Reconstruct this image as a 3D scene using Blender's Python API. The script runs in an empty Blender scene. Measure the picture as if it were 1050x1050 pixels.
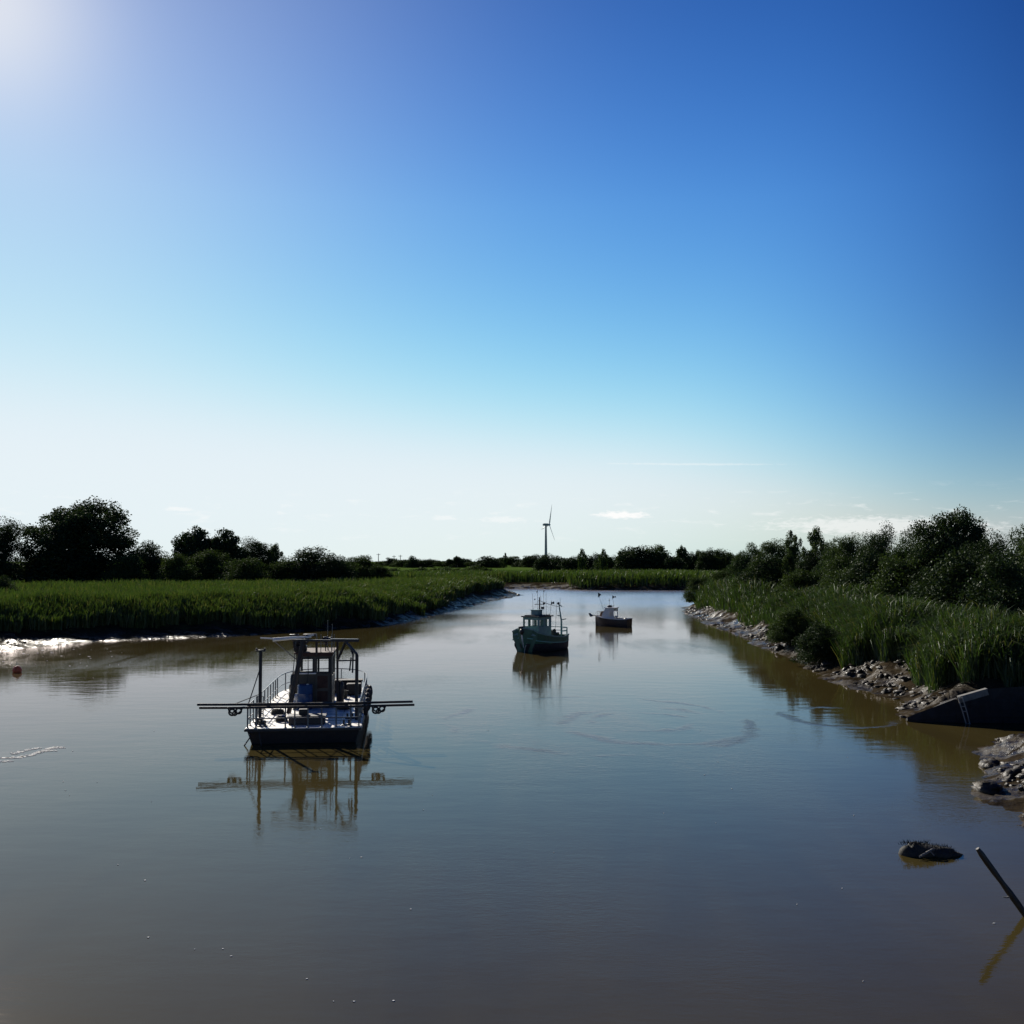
import bpy, math, random
import numpy as np
from mathutils import Vector, Matrix

R = math.radians
random.seed(7)
rng = np.random.default_rng(11)
scene = bpy.context.scene
COL = scene.collection

# ------------------------------------------------------------------ camera
CAM_H, F, CX = 6.3, 1090.4, 525.0
PITCH = math.atan((576 - 525) / F)
cs, sn = math.cos(PITCH), math.sin(PITCH)
cam_d = bpy.data.cameras.new('camera')
cam = bpy.data.objects.new('camera', cam_d)
COL.objects.link(cam)
cam.location = (0, 0, CAM_H)
cam.rotation_euler = (R(90) + PITCH, 0, 0)
cam_d.sensor_width = 26.0
cam_d.lens = 27.0
cam_d.clip_start = 0.1
cam_d.clip_end = 20000
scene.camera = cam


def ray(px, py):
    r, u = (px - CX) / F, (CX - py) / F
    return Vector((r, cs - u * sn, sn + u * cs))


def P(px, py, D):
    """world point seen at a photo pixel, D metres ahead"""
    d = ray(px, py)
    return Vector((0, 0, CAM_H)) + d * (D / d.y)


def at(px, py, z=0.0):
    d = ray(px, py)
    return Vector((0, 0, CAM_H)) + d * ((z - CAM_H) / d.z)


# ------------------------------------------------------------------ helpers
def tag(o, label=None, cat=None, group=None, kind=None):
    if label: o['label'] = label
    if cat: o['category'] = cat
    if group: o['group'] = group
    if kind: o['kind'] = kind
    return o


def empty(name, loc=(0, 0, 0), rz=0.0, label=None, cat=None, group=None):
    o = bpy.data.objects.new(name, None)
    COL.objects.link(o)
    o.location = loc
    o.rotation_euler = (0, 0, rz)
    o.empty_display_size = 0.2
    return tag(o, label, cat, group)


def np_mesh(name, verts, faces_flat, sizes, mats, smooth=False, midx=None):
    me = bpy.data.meshes.new(name)
    n = len(verts)
    me.vertices.add(n)
    me.vertices.foreach_set('co', np.asarray(verts, np.float32).ravel())
    ff = np.asarray(faces_flat, np.int32).ravel()
    sizes = np.asarray(sizes, np.int32)
    me.loops.add(len(ff))
    me.loops.foreach_set('vertex_index', ff)
    me.polygons.add(len(sizes))
    starts = np.concatenate([[0], np.cumsum(sizes)[:-1]]).astype(np.int32)
    me.polygons.foreach_set('loop_start', starts)
    me.polygons.foreach_set('loop_total', sizes)
    if smooth:
        me.polygons.foreach_set('use_smooth', np.ones(len(sizes), bool))
    if midx is not None:
        me.polygons.foreach_set('material_index', np.asarray(midx, np.int32))
    for m in (mats if isinstance(mats, (list, tuple)) else [mats]):
        me.materials.append(m)
    me.update(calc_edges=True)
    me.validate()
    return me


class MB:
    def __init__(s):
        s.v, s.f = [], []

    def add(s, vs, fs):
        b = len(s.v)
        s.v += [tuple(v) for v in vs]
        s.f += [tuple(i + b for i in f) for f in fs]
        return s

    def box(s, c, d, rot=None, ch=0.0):
        hx, hy, hz = d[0] / 2, d[1] / 2, d[2] / 2
        k = min(ch if ch else 0.12 * min(hx, hy, hz), 0.04)
        # chamfered box: three rings of eight
        vs = []
        for z, i in ((-hz, k), (-hz + k, 0), (hz - k, 0), (hz, k)):
            a, b = hx - i, hy - i
            e = k
            vs += [(-a + e, -b, z), (a - e, -b, z), (a, -b + e, z), (a, b - e, z),
                   (a - e, b, z), (-a + e, b, z), (-a, b - e, z), (-a, -b + e, z)]
        fs = [tuple(range(7, -1, -1)), tuple(range(24, 32))]
        for L in range(3):
            for i in range(8):
                j = (i + 1) % 8
                fs.append((L * 8 + i, L * 8 + j, L * 8 + 8 + j, L * 8 + 8 + i))
        M = rot if rot else Matrix.Identity(3)
        return s.add([M @ Vector(v) + Vector(c) for v in vs], fs)

    def tube(s, pts, r, n=8, cap=True):
        pts = [Vector(p) for p in pts]
        m = len(pts)
        rs = list(r) if isinstance(r, (list, tuple)) else [r] * m
        vs, fs = [], []
        up = None
        for i, p in enumerate(pts):
            t = (pts[min(i + 1, m - 1)] - pts[max(i - 1, 0)]).normalized()
            if up is None:
                a = Vector((0, 0, 1)) if abs(t.z) < .9 else Vector((1, 0, 0))
                up = t.cross(a).normalized()
            u = (up - t * up.dot(t)).normalized()
            up = u
            w = t.cross(u)
            for k in range(n):
                q = 2 * math.pi * k / n
                vs.append(p + (u * math.cos(q) + w * math.sin(q)) * rs[i])
        for i in range(m - 1):
            for k in range(n):
                j = (k + 1) % n
                fs.append((i * n + k, i * n + j, (i + 1) * n + j, (i + 1) * n + k))
        if cap:
            fs.append(tuple(range(n - 1, -1, -1)))
            fs.append(tuple(range((m - 1) * n, m * n)))
        return s.add(vs, fs)

    def beam(s, a, b, w, h):
        a, b = Vector(a), Vector(b)
        t = (b - a)
        L = t.length
        q = t.to_track_quat('Y', 'Z').to_matrix()
        return s.box((a + b) / 2, (w, L, h), q)

    def prism(s, poly, z0, z1):
        n = len(poly)
        vs = [(x, y, z0) for x, y in poly] + [(x, y, z1) for x, y in poly]
        fs = [tuple(range(n - 1, -1, -1)), tuple(range(n, 2 * n))]
        for i in range(n):
            j = (i + 1) % n
            fs.append((i, j, n + j, n + i))
        return s.add(vs, fs)

    def rings(s, rings, closed=True, caps=True):
        n = len(rings[0])
        vs = [p for r in rings for p in r]
        fs = []
        for i in range(len(rings) - 1):
            for k in range(n if closed else n - 1):
                j = (k + 1) % n
                fs.append((i * n + k, i * n + j, (i + 1) * n + j, (i + 1) * n + k))
        if caps:
            fs.append(tuple(range(n - 1, -1, -1)))
            fs.append(tuple(range((len(rings) - 1) * n, len(rings) * n)))
        return s.add(vs, fs)

    def lathe(s, c, prof, n=16, rot=None):
        M = rot if rot else Matrix.Identity(3)
        rr = [[M @ Vector((r * math.cos(2 * math.pi * k / n), r * math.sin(2 * math.pi * k / n), z)) + Vector(c)
               for k in range(n)] for r, z in prof]
        return s.rings(rr)

    def torus(s, c, R0, r, rot=None, n=18, m=8):
        M = rot if rot else Matrix.Identity(3)
        vs, fs = [], []
        for i in range(n):
            a = 2 * math.pi * i / n
            for k in range(m):
                b = 2 * math.pi * k / m
                q = R0 + r * math.cos(b)
                vs.append(M @ Vector((q * math.cos(a), q * math.sin(a), r * math.sin(b))) + Vector(c))
        for i in range(n):
            for k in range(m):
                fs.append((i * m + k, ((i + 1) % n) * m + k, ((i + 1) % n) * m + (k + 1) % m, i * m + (k + 1) % m))
        return s.add(vs, fs)

    def blob(s, c, d, seed=0, amp=.18, n=14, m=9):
        rg = random.Random(seed)
        ph = [(rg.uniform(1, 4), rg.uniform(1, 4), rg.uniform(0, 6), rg.uniform(0, 6)) for _ in range(5)]
        rr = []
        for i in range(m):
            th = math.pi * (i + .35) / (m - .3)
            row = []
            for k in range(n):
                q = 2 * math.pi * k / n
                h = 1 + amp * sum(math.sin(round(a) * q + p) * math.sin(b * th + o) for a, b, p, o in ph) / 1.6
                row.append((c[0] + d[0] / 2 * h * math.sin(th) * math.cos(q),
                            c[1] + d[1] / 2 * h * math.sin(th) * math.sin(q),
                            c[2] + d[2] / 2 * h * math.cos(th)))
            rr.append(row)
        return s.rings(rr[::-1])

    def build(s, name, mat, parent=None, smooth=False):
        me = bpy.data.meshes.new(name)
        me.from_pydata([tuple(v) for v in s.v], [], s.f)
        me.materials.append(mat)
        if smooth:
            me.polygons.foreach_set('use_smooth', np.ones(len(me.polygons), bool))
            try:
                me.set_sharp_from_angle(angle=R(40))
            except Exception:
                pass
        me.update()
        o = bpy.data.objects.new(name, me)
        COL.objects.link(o)
        if parent: o.parent = parent
        return o


def vnoise(x, y, seed=0):
    """2-D value noise, vectorised, -1..1"""
    xi, yi = np.floor(x).astype(np.int64), np.floor(y).astype(np.int64)
    fx, fy = x - xi, y - yi
    fx, fy = fx * fx * (3 - 2 * fx), fy * fy * (3 - 2 * fy)

    def h(i, j):
        n = (i * 374761393 + j * 668265263 + seed * 974634777) & 0x7fffffff
        n = ((n ^ (n >> 13)) * 1274126177) & 0x7fffffff
        return ((n ^ (n >> 16)) & 0xffff) / 32767.5 - 1
    a, b, c, d = h(xi, yi), h(xi + 1, yi), h(xi, yi + 1), h(xi + 1, yi + 1)
    return (a * (1 - fx) + b * fx) * (1 - fy) + (c * (1 - fx) + d * fx) * fy


def fbm(x, y, oct=4, seed=0):
    s, a, t = 0, 1, 0
    for o in range(oct):
        s = s + a * vnoise(x * 2 ** o + 17.3 * o, y * 2 ** o - 9.1 * o, seed + o)
        t += a
        a *= .5
    return s / t


def sstep(a, b, x):
    t = np.clip((x - a) / (b - a), 0, 1)
    return t * t * (3 - 2 * t)


# ------------------------------------------------------------------ materials
class NT:
    def __init__(s, nt):
        s.nt = nt
        s.L = nt.links

    def n(s, t, **kw):
        x = s.nt.nodes.new(t)
        for k, v in kw.items():
            if k.startswith('_'):
                setattr(x, k[1:], v)
        for k, v in kw.items():
            if not k.startswith('_'):
                key = k.replace('__', ' ')
                s.set(x.inputs[key], v)
        return x

    def set(s, inp, v):
        if isinstance(v, bpy.types.NodeSocket):
            s.L.new(v, inp)
        else:
            inp.default_value = v

    def math(s, op, a, b=None, c=None, clamp=False):
        x = s.nt.nodes.new('ShaderNodeMath')
        x.operation = op
        x.use_clamp = clamp
        for i, v in enumerate((a, b, c)):
            if v is not None: s.set(x.inputs[i], v)
        return x.outputs[0]

    def noise(s, vec, scale, detail=4, rough=.55, dist=0.0):
        x = s.n('ShaderNodeTexNoise', Scale=scale, Detail=detail, Roughness=rough, Distortion=dist)
        if vec is not None: s.L.new(vec, x.inputs['Vector'])
        return x.outputs['Fac']

    def ramp(s, fac, lo, hi, a=0.0, b=1.0, smooth=True):
        x = s.nt.nodes.new('ShaderNodeMapRange')
        x.interpolation_type = 'SMOOTHSTEP' if smooth else 'LINEAR'
        s.set(x.inputs[0], fac)
        for i, v in enumerate((lo, hi, a, b)):
            s.set(x.inputs[i + 1], v)
        return x.outputs[0]

    def mix(s, fac, a, b, mode='MIX'):
        x = s.nt.nodes.new('ShaderNodeMix')
        x.data_type = 'RGBA'
        x.blend_type = mode
        s.set(x.inputs[0], fac)
        for k, v in ((6, a), (7, b)):
            if isinstance(v, (tuple, list)) and len(v) == 3: v = (*v, 1)
            s.set(x.inputs[k], v)
        return x.outputs[2]

    def bump(s, h, strength=.5, dist=.02):
        return s.n('ShaderNodeBump', Strength=strength, Distance=dist, Height=h).outputs[0]

    def mapping(s, vec, scale=(1, 1, 1), rot=(0, 0, 0)):
        x = s.n('ShaderNodeMapping', Scale=scale, Rotation=rot)
        s.L.new(vec, x.inputs['Vector'])
        return x.outputs[0]


def new_mat(name):
    m = bpy.data.materials.new(name)
    m.use_nodes = True
    nt = m.node_tree
    nt.nodes.clear()
    T = NT(nt)
    out = nt.nodes.new('ShaderNodeOutputMaterial')
    T.out = out.inputs['Surface']
    T.co = T.n('ShaderNodeTexCoord').outputs['Object']
    return m, T


def paint(name, col, dirt=(.05, .035, .025), amount=.4, rough=.5, metal=0.0, scale=5.0, bump=.3):
    """worn painted / metal / wood surface: base, blotches of dirt, fine grain and a little relief"""
    m, T = new_mat(name)
    n1 = T.noise(T.co, scale, 6, .65, .6)
    n2 = T.noise(T.co, scale * 7, 3, .6)
    st = T.noise(T.mapping(T.co, (scale * 3, scale * 3, scale * .5)), 1.0, 4, .6)
    f = T.math('MULTIPLY', T.ramp(T.math('ADD', T.math('MULTIPLY', n1, .6), T.math('MULTIPLY', st, .4)), .45, .68), amount)
    c = T.mix(f, col, dirt)
    c = T.mix(T.math('MULTIPLY', n2, .35), c, tuple(x * .6 for x in col))
    b = T.n('ShaderNodeBsdfPrincipled', Base__Color=c, Metallic=metal,
            Roughness=T.ramp(n1, .3, .7, max(.05, rough - .12), min(1, rough + .15)),
            Normal=T.bump(T.math('ADD', n1, n2), bump, .006))
    T.L.new(b.outputs[0], T.out)
    return m


def leaf_mat(name, c1, c2, c3, trans=.35, gloss=.05, nscale=.5):
    m, T = new_mat(name)
    geo = T.n('ShaderNodeNewGeometry')
    rnd = geo.outputs['Random Per Island']
    n = T.noise(T.co, nscale, 3, .6)
    oi = T.n('ShaderNodeObjectInfo').outputs['Random']
    f = T.math('ADD', T.math('MULTIPLY', T.ramp(n, .3, .7), .6), T.math('MULTIPLY', rnd, .4))
    c = T.mix(f, c1, c2)
    c = T.mix(T.math('MULTIPLY', T.ramp(rnd, .80, 1.0), .8), c, c3)
    c = T.mix(T.math('MULTIPLY', oi, .45), c, c1)
    d = T.n('ShaderNodeBsdfDiffuse', Color=c)
    ct = T.mix(1.0, c, (1.0, 1.0, .45), 'MULTIPLY')
    t = T.n('ShaderNodeBsdfTranslucent', Color=ct)
    g = T.n('ShaderNodeBsdfGlossy', Roughness=.5, Color=(.9, .95, .9, 1))
    m1 = T.n('ShaderNodeMixShader', Fac=trans)
    T.L.new(d.outputs[0], m1.inputs[1]); T.L.new(t.outputs[0], m1.inputs[2])
    m2 = T.n('ShaderNodeMixShader', Fac=gloss)
    T.L.new(m1.outputs[0], m2.inputs[1]); T.L.new(g.outputs[0], m2.inputs[2])
    T.L.new(m2.outputs[0], T.out)
    return m


M = {}
M['hull_black'] = paint('black_hull_paint', (.014, .014, .016), (.05, .032, .02), .6, .7)
M['deck_white'] = paint('worn_white_deck', (.78, .75, .68), (.30, .25, .18), .55, .55, scale=2.2)
M['dark_steel'] = paint('dark_steel', (.02, .022, .028), (.08, .04, .02), .55, .45, .3)
M['galv'] = paint('galvanised_rail', (.16, .17, .18), (.09, .06, .04), .5, .4, .7)
M['white_paint'] = paint('white_paint', (.78, .77, .74), (.35, .24, .15), .35, .4)
M['house'] = paint('wheelhouse_paint', (.045, .042, .036), (.10, .06, .03), .6, .5)
M['rust'] = paint('rust_red', (.05, .020, .014), (.03, .018, .014), .6, .8)
M['blue_drum'] = paint('blue_plastic', (.012, .045, .14), (.03, .03, .04), .3, .4)
M['rubber'] = paint('tyre_rubber', (.014, .014, .014), (.05, .045, .035), .5, .75)
M['net'] = paint('dark_net', (.025, .026, .022), (.06, .05, .03), .6, .9, scale=14, bump=.9)
M['rope'] = paint('pale_rope', (.45, .42, .35), (.2, .17, .12), .4, .85, scale=20)
M['wire'] = paint('wire', (.04, .04, .045), (.08, .05, .03), .4, .5, .6)
M['green_hull'] = paint('green_hull_paint', (.05, .135, .08), (.05, .045, .03), .5, .4, scale=2.5)
M['pale_green'] = paint('pale_green_paint', (.20, .36, .29), (.08, .07, .05), .5, .45)
M['turquoise'] = paint('turquoise_paint', (.16, .42, .36), (.08, .07, .05), .4, .45)
M['cabin_green'] = paint('grey_green_cabin_paint', (.20, .31, .29), (.08, .07, .05), .45, .45)
M['roof_dark'] = paint('dark_roof', (.03, .035, .045), (.08, .06, .05), .4, .55)
M['brown_hull'] = paint('brown_hull_paint', (.05, .033, .028), (.03, .02, .015), .5, .4)
M['brown_net'] = paint('brown_net_heap', (.12, .065, .045), (.04, .03, .02), .6, .9, scale=14, bump=.9)
M['orange'] = paint('orange_buoy', (.55, .10, .035), (.2, .06, .03), .5, .5)
M['flag'] = paint('black_cloth', (.012, .012, .014), (.03, .03, .03), .3, .9)
M['wreck'] = paint('tarred_planks', (.010, .010, .011), (.022, .019, .015), .6, .8, scale=3, bump=.7)
M['grey_plank'] = paint('weathered_plank', (.17, .165, .15), (.07, .06, .05), .5, .8, scale=6, bump=.7)
M['pale_wood'] = paint('pale_wood', (.34, .32, .28), (.10, .08, .06), .6, .8, scale=6, bump=.7)
M['wet_wood'] = paint('wet_wood', (.014, .012, .011), (.035, .03, .02), .5, .5, scale=6, bump=.7)
M['tower'] = paint('turbine_grey', (.35, .36, .37), (.25, .25, .25), .2, .5, scale=.2)
M['blade'] = paint('turbine_blade_white', (.62, .63, .64), (.45, .45, .45), .2, .45, scale=.2)
M['bark'] = paint('bark', (.055, .043, .032), (.02, .017, .013), .7, .9, scale=6, bump=1.0)
M['leaf_dark'] = leaf_mat('dark_oak_leaves', (.016, .030, .012), (.030, .050, .016), (.05, .07, .028), .22, .015, 1.0)
M['leaf_mid'] = leaf_mat('bush_leaves', (.026, .046, .015), (.048, .075, .020), (.068, .098, .036), .30, .014, 1.0)
M['leaf_grey'] = leaf_mat('willow_leaves', (.022, .044, .016), (.042, .070, .024), (.07, .10, .04), .30, .014, 1.0)
M['reed'] = leaf_mat('reed_blades', (.034, .064, .013), (.057, .092, .020), (.13, .125, .055), .40, .03, .12)
M['reed_right'] = leaf_mat('reed_blades_right', (.020, .044, .010), (.060, .100, .024), (.17, .15, .075), .40, .035, .12)  # right bank reeds: wider spread from deep to bright green, some straw blades

# glass
m, T = new_mat('window_glass')
b = T.n('ShaderNodeBsdfPrincipled', Base__Color=(.9, .93, .92, 1), Roughness=.04, IOR=1.3)
b.inputs['Transmission Weight'].default_value = 1.0
T.L.new(b.outputs[0], T.out)
M['glass'] = m

# ground: wet mud by the water, dry mud above it, dark soil and grass beyond
m, T = new_mat('mud_and_meadow')
at_ = T.n('ShaderNodeAttribute', _attribute_name='bank')
d = at_.outputs['Fac']
n1 = T.noise(T.co, .9, 7, .6, .4)
n2 = T.noise(T.co, 5.0, 6, .65, .5)
n3 = T.noise(T.co, .02, 4, .55)
mud = T.mix(T.ramp(n1, .35, .7), (.020, .0145, .008), (.046, .035, .021))
mud = T.mix(T.math('MULTIPLY', T.ramp(n2, .55, .75), .5), mud, (.075, .061, .038))
weed = T.mix(T.ramp(n2, .4, .65), (.03, .05, .012), (.06, .07, .02))
mud = T.mix(T.math('MULTIPLY', T.ramp(n1, .56, .66), T.ramp(d, 1.5, 5.0)), mud, weed)
grass = T.mix(T.ramp(n3, .35, .65), (.050, .098, .016), (.085, .13, .03))
grass = T.mix(T.math('MULTIPLY', n2, .5), grass, (.03, .05, .012))
col = T.mix(T.ramp(T.math('ADD', d, T.math('MULTIPLY', n1, 5.0)), 8.5, 13.0), mud, grass)
wet = T.ramp(T.math('ADD', d, T.math('MULTIPLY', n1, 3.0)), 1.8, 8.0)
rough = T.math('ADD', T.math('MULTIPLY', wet, .55), T.ramp(T.math('ADD', T.math('MULTIPLY', n1, .5), T.math('MULTIPLY', n2, .5)), .42, .58, .20, .72), clamp=True)
hh = T.math('ADD', T.math('MULTIPLY', n1, .6), T.math('MULTIPLY', n2, .25))
b = T.n('ShaderNodeBsdfPrincipled', Base__Color=col, Roughness=rough, Normal=T.bump(hh, .9, .22))
puddle = T.ramp(T.noise(T.mapping(T.co, (1.0, 1.6, 1), (0, 0, R(15))), .42, 5, .62, .5), .47, .53, .02, 1.0)
T.set(b.inputs['Specular IOR Level'], T.math('MULTIPLY', puddle, T.ramp(T.math('ADD', d, T.math('MULTIPLY', n1, 3.0)), 1.6, 6.5, .18, .0)))
T.L.new(b.outputs[0], T.out)
M['ground'] = m

# muddy river
m, T = new_mat('muddy_water')
big = T.noise(T.co, .035, 3, .5, .3)
cur = T.noise(T.mapping(T.co, (.25, .06, 1), (0, 0, R(12))), 1.0, 4, .55, .6)
rip = T.noise(T.mapping(T.co, (2.2, 5.0, 1), (0, 0, R(8))), 1.0, 3, .6, .2)
fine = T.noise(T.mapping(T.co, (7, 14, 1), (0, 0, R(-10))), 1.0, 2, .5)
swell = T.noise(T.mapping(T.co, (.5, 1.1, 1), (0, 0, R(20))), 1.0, 3, .5)
ruff = T.math('MULTIPLY', T.ramp(big, .42, .62, .15, 1.0), T.ramp(cur, .35, .65, .4, 1.0))
# eddies: rings of ruffled water round a slow whirl
sep = T.n('ShaderNodeSeparateXYZ')
T.L.new(T.co, sep.inputs[0])
eddy = None
for (ex, ey, er, ew) in ((5.6, 41.5, 3.6, .45), (5.2, 42.3, 2.0, .25), (13.4, 43.6, 2.2, .3), (3.4, 42.5, 5.9, .3)):
    dx = T.math('SUBTRACT', sep.outputs[0], ex)
    dy = T.math('MULTIPLY', T.math('SUBTRACT', sep.outputs[1], ey), .8)
    rr = T.math('SQRT', T.math('ADD', T.math('MULTIPLY', dx, dx), T.math('MULTIPLY', dy, dy)))
    rr = T.math('ADD', rr, T.math('MULTIPLY', T.math('SUBTRACT', T.noise(T.co, .5, 3, .5), .5), 1.5))
    k = T.ramp(T.math('ABSOLUTE', T.math('SUBTRACT', rr, er)), 0.0, ew, 1.0, 0.0)
    k = T.math('MULTIPLY', k, T.math('MULTIPLY', T.ramp(T.noise(T.co, .3, 2, .5), .40, .60), T.ramp(rip, .3, .6, .3, 1.0)))
    eddy = k if eddy is None else T.math('MAXIMUM', eddy, k)
far_ = T.ramp(T.math('ADD', sep.outputs[1], T.math('MULTIPLY', big, 60.0)), 120.0, 200.0)
calm = T.math('ADD', ruff, T.math('MULTIPLY', far_, .9))
h = T.math('ADD', T.math('MULTIPLY', rip, .55), T.math('MULTIPLY', fine, .35))
h = T.math('MULTIPLY', h, T.math('ADD', calm, T.math('MULTIPLY', eddy, .8)))
h = T.math('ADD', h, T.math('MULTIPLY', swell, .5))
silt = T.mix(T.ramp(cur, .3, .7), (.042, .0325, .0105), (.056, .0440, .0145))
nrm = T.bump(h, .7, .017)
rgh = T.math('ADD', T.math('ADD', T.math('MULTIPLY', far_, .16), T.math('MULTIPLY', eddy, .17)), T.math('ADD', T.math('MULTIPLY', ruff, .05), .03))
df = T.n('ShaderNodeBsdfDiffuse', Color=silt)
gl = T.n('ShaderNodeBsdfGlossy', Color=(1.0, .935, .955, 1), Roughness=rgh, Normal=nrm)
fr = T.n('ShaderNodeFresnel', IOR=1.33, Normal=nrm)
fac = T.math('POWER', fr.outputs[0], 1.15)
mx_ = T.n('ShaderNodeMixShader', Fac=fac)
T.L.new(df.outputs[0], mx_.inputs[1]); T.L.new(gl.outputs[0], mx_.inputs[2])
T.L.new(mx_.outputs[0], T.out)
M['water'] = m

m, T = new_mat('river_foam')
b = T.n('ShaderNodeBsdfPrincipled', Base__Color=T.mix(T.noise(T.co, 9), (.5, .5, .47), (.75, .75, .72)), Roughness=.8)
T.L.new(b.outputs[0], T.out)
M['foam'] = m

# ------------------------------------------------------------------ light
sd = ray(-25, -5).normalized()
SUN_EL = math.asin(sd.z)
SUN_AZ = math.atan2(sd.x, sd.y)          # from +Y towards +X
sun_d = bpy.data.lights.new('sun', 'SUN')
sun_d.energy = 5.0
sun_d.angle = R(.53)
sun_d.color = (1.0, .93, .82)
sun = bpy.data.objects.new('sun', sun_d)
COL.objects.link(sun)
sun.rotation_euler = (-sd).to_track_quat('-Z', 'Y').to_euler()

w = bpy.data.worlds.new('World')
scene.world = w
w.use_nodes = True
w.node_tree.nodes.clear()
T = NT(w.node_tree)
out = T.n('ShaderNodeOutputWorld')
sky = T.n('ShaderNodeTexSky')
sky.sky_type = 'NISHITA'
sky.sun_disc = False
sky.sun_elevation = SUN_EL
sky.sun_rotation = SUN_AZ
sky.altitude = 0
sky.air_density = 1.0
sky.dust_density = .06
sky.ozone_density = 6.0
gen = T.n('ShaderNodeTexCoord').outputs['Generated']
sc_ = T.n('ShaderNodeVectorMath', _operation='SCALE')
T.L.new(sky.outputs[0], sc_.inputs[0]); sc_.inputs['Scale'].default_value = .095
# the clear sky darkens away from the sun
dt_ = T.n('ShaderNodeVectorMath', _operation='DOT_PRODUCT')
T.L.new(gen, dt_.inputs[0]); dt_.inputs[1].default_value = sd
away = dt_.outputs['Value']
sz_ = T.n('ShaderNodeSeparateXYZ')
T.L.new(gen, sz_.inputs[0])
T.L.new(T.math('MULTIPLY', T.ramp(away, .56, .80, .095 * .65, .095 * .985), T.ramp(sz_.outputs[2], .32, .54, 1.12, .90, False)), sc_.inputs['Scale'])
# contrasty response of the photograph's sky: a power and gain per channel, soft shoulder below white
srgb = T.n('ShaderNodeSeparateColor')
T.L.new(sc_.outputs[0], srgb.inputs[0])
crgb = T.n('ShaderNodeCombineColor')
for i, (p_, k_, mx) in enumerate(((2.3, 5.9, .80), (1.82, 2.25, .90), (1.36, 1.40, .97))):
    v = T.math('MULTIPLY', T.math('POWER', T.math('MAXIMUM', srgb.outputs[i], 0.0), p_), k_)
    v4 = T.math('POWER', T.math('DIVIDE', v, mx), 4.0)
    T.L.new(T.math('DIVIDE', v, T.math('POWER', T.math('ADD', v4, 1.0), 1 / 4.0)), crgb.inputs[i])
skyc = crgb.outputs[0]
# a few small far clouds low over the horizon
sp = T.n('ShaderNodeSeparateXYZ')
T.L.new(gen, sp.inputs[0])
az = T.math('ARCTAN2', sp.outputs[0], sp.outputs[1])
el = T.math('ARCSINE', sp.outputs[2])
# pale band of thick air low over the horizon
skyc = T.mix(T.math('MULTIPLY', T.math('POWER', T.math('MAXIMUM', T.ramp(el, -.03, .30, 1.0, 0.0, False), 0.0), 4.6), .95), skyc, T.mix(T.ramp(away, .60, .86), (.36, .60, .76), (.79, .885, .94)))
cmb = T.n('ShaderNodeCombineXYZ')
T.L.new(T.math('MULTIPLY', az, 30.0), cmb.inputs[0]); T.L.new(T.math('MULTIPLY', el, 150.0), cmb.inputs[1])
cn = T.noise(cmb.outputs[0], 1.0, 5, .6, .5)
low = T.math('MULTIPLY', T.ramp(el, .012, .03), T.ramp(el, .05, .075, 1.0, 0.0))
cf = T.math('MULTIPLY', T.math('MULTIPLY', T.ramp(cn, .55, .75), low), .38)
cmb2 = T.n('ShaderNodeCombineXYZ')
T.L.new(T.math('MULTIPLY', az, 130.0), cmb2.inputs[0]); T.L.new(T.math('MULTIPLY', el, 420.0), cmb2.inputs[1])
cn2 = T.noise(cmb2.outputs[0], 1.0, 4, .6, .4)
for (cx_, cy_, wx, wy, k_) in ((637, 528, 30, 4.5, 1.0), (595, 529, 0, 0, 0), (516, 533, 26, 4, .4), (905, 540, 120, 11, .55),
                               (182, 522, 14, 2.5, .5), (455, 531, 16, 3, .4), (712, 476, 95, 1.3, .28)):
    if not wx: continue
    dd = ray(cx_, cy_).normalized()
    a0, e0 = math.atan2(dd.x, dd.y), math.asin(dd.z)
    u = T.math('DIVIDE', T.math('SUBTRACT', az, a0), wx / F)
    v = T.math('DIVIDE', T.math('ADD', T.math('SUBTRACT', el, e0), T.math('MULTIPLY', T.math('SUBTRACT', az, a0), .02)), wy / F)
    q = T.math('SQRT', T.math('ADD', T.math('MULTIPLY', u, u), T.math('MULTIPLY', v, v)))
    q = T.math('ADD', q, T.math('MULTIPLY', T.math('SUBTRACT', cn2, .5), 1.8))
    cf = T.math('MAXIMUM', cf, T.math('MULTIPLY', T.ramp(q, .35, 1.1, 1.0, 0.0), k_))
skyc = T.mix(cf, skyc, (1.0, 1.0, .99))
# bright aureole hugging the sun, which stands just outside the view
glow = T.math('ADD', T.math('MULTIPLY', T.math('POWER', T.math('MAXIMUM', away, 0.0), 300.0), .45), T.math('MULTIPLY', T.math('POWER', T.math('MAXIMUM', away, 0.0), 22.0), .24))
skyc = T.mix(glow, skyc, (1.0, .98, .94))
bg = T.n('ShaderNodeBackground', Color=skyc, Strength=.70)
T.L.new(bg.outputs[0], out.inputs[0])

scene.view_settings.view_transform = 'Standard'
scene.view_settings.look = 'None'
scene.view_settings.exposure = 0.5
scene.view_settings.gamma = 1.0
scene.render.engine = 'CYCLES'
scene.cycles.use_denoising = True
scene.cycles.max_bounces = 6
scene.cycles.transparent_max_bounces = 6
scene.cycles.sample_clamp_indirect = 6.0

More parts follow.
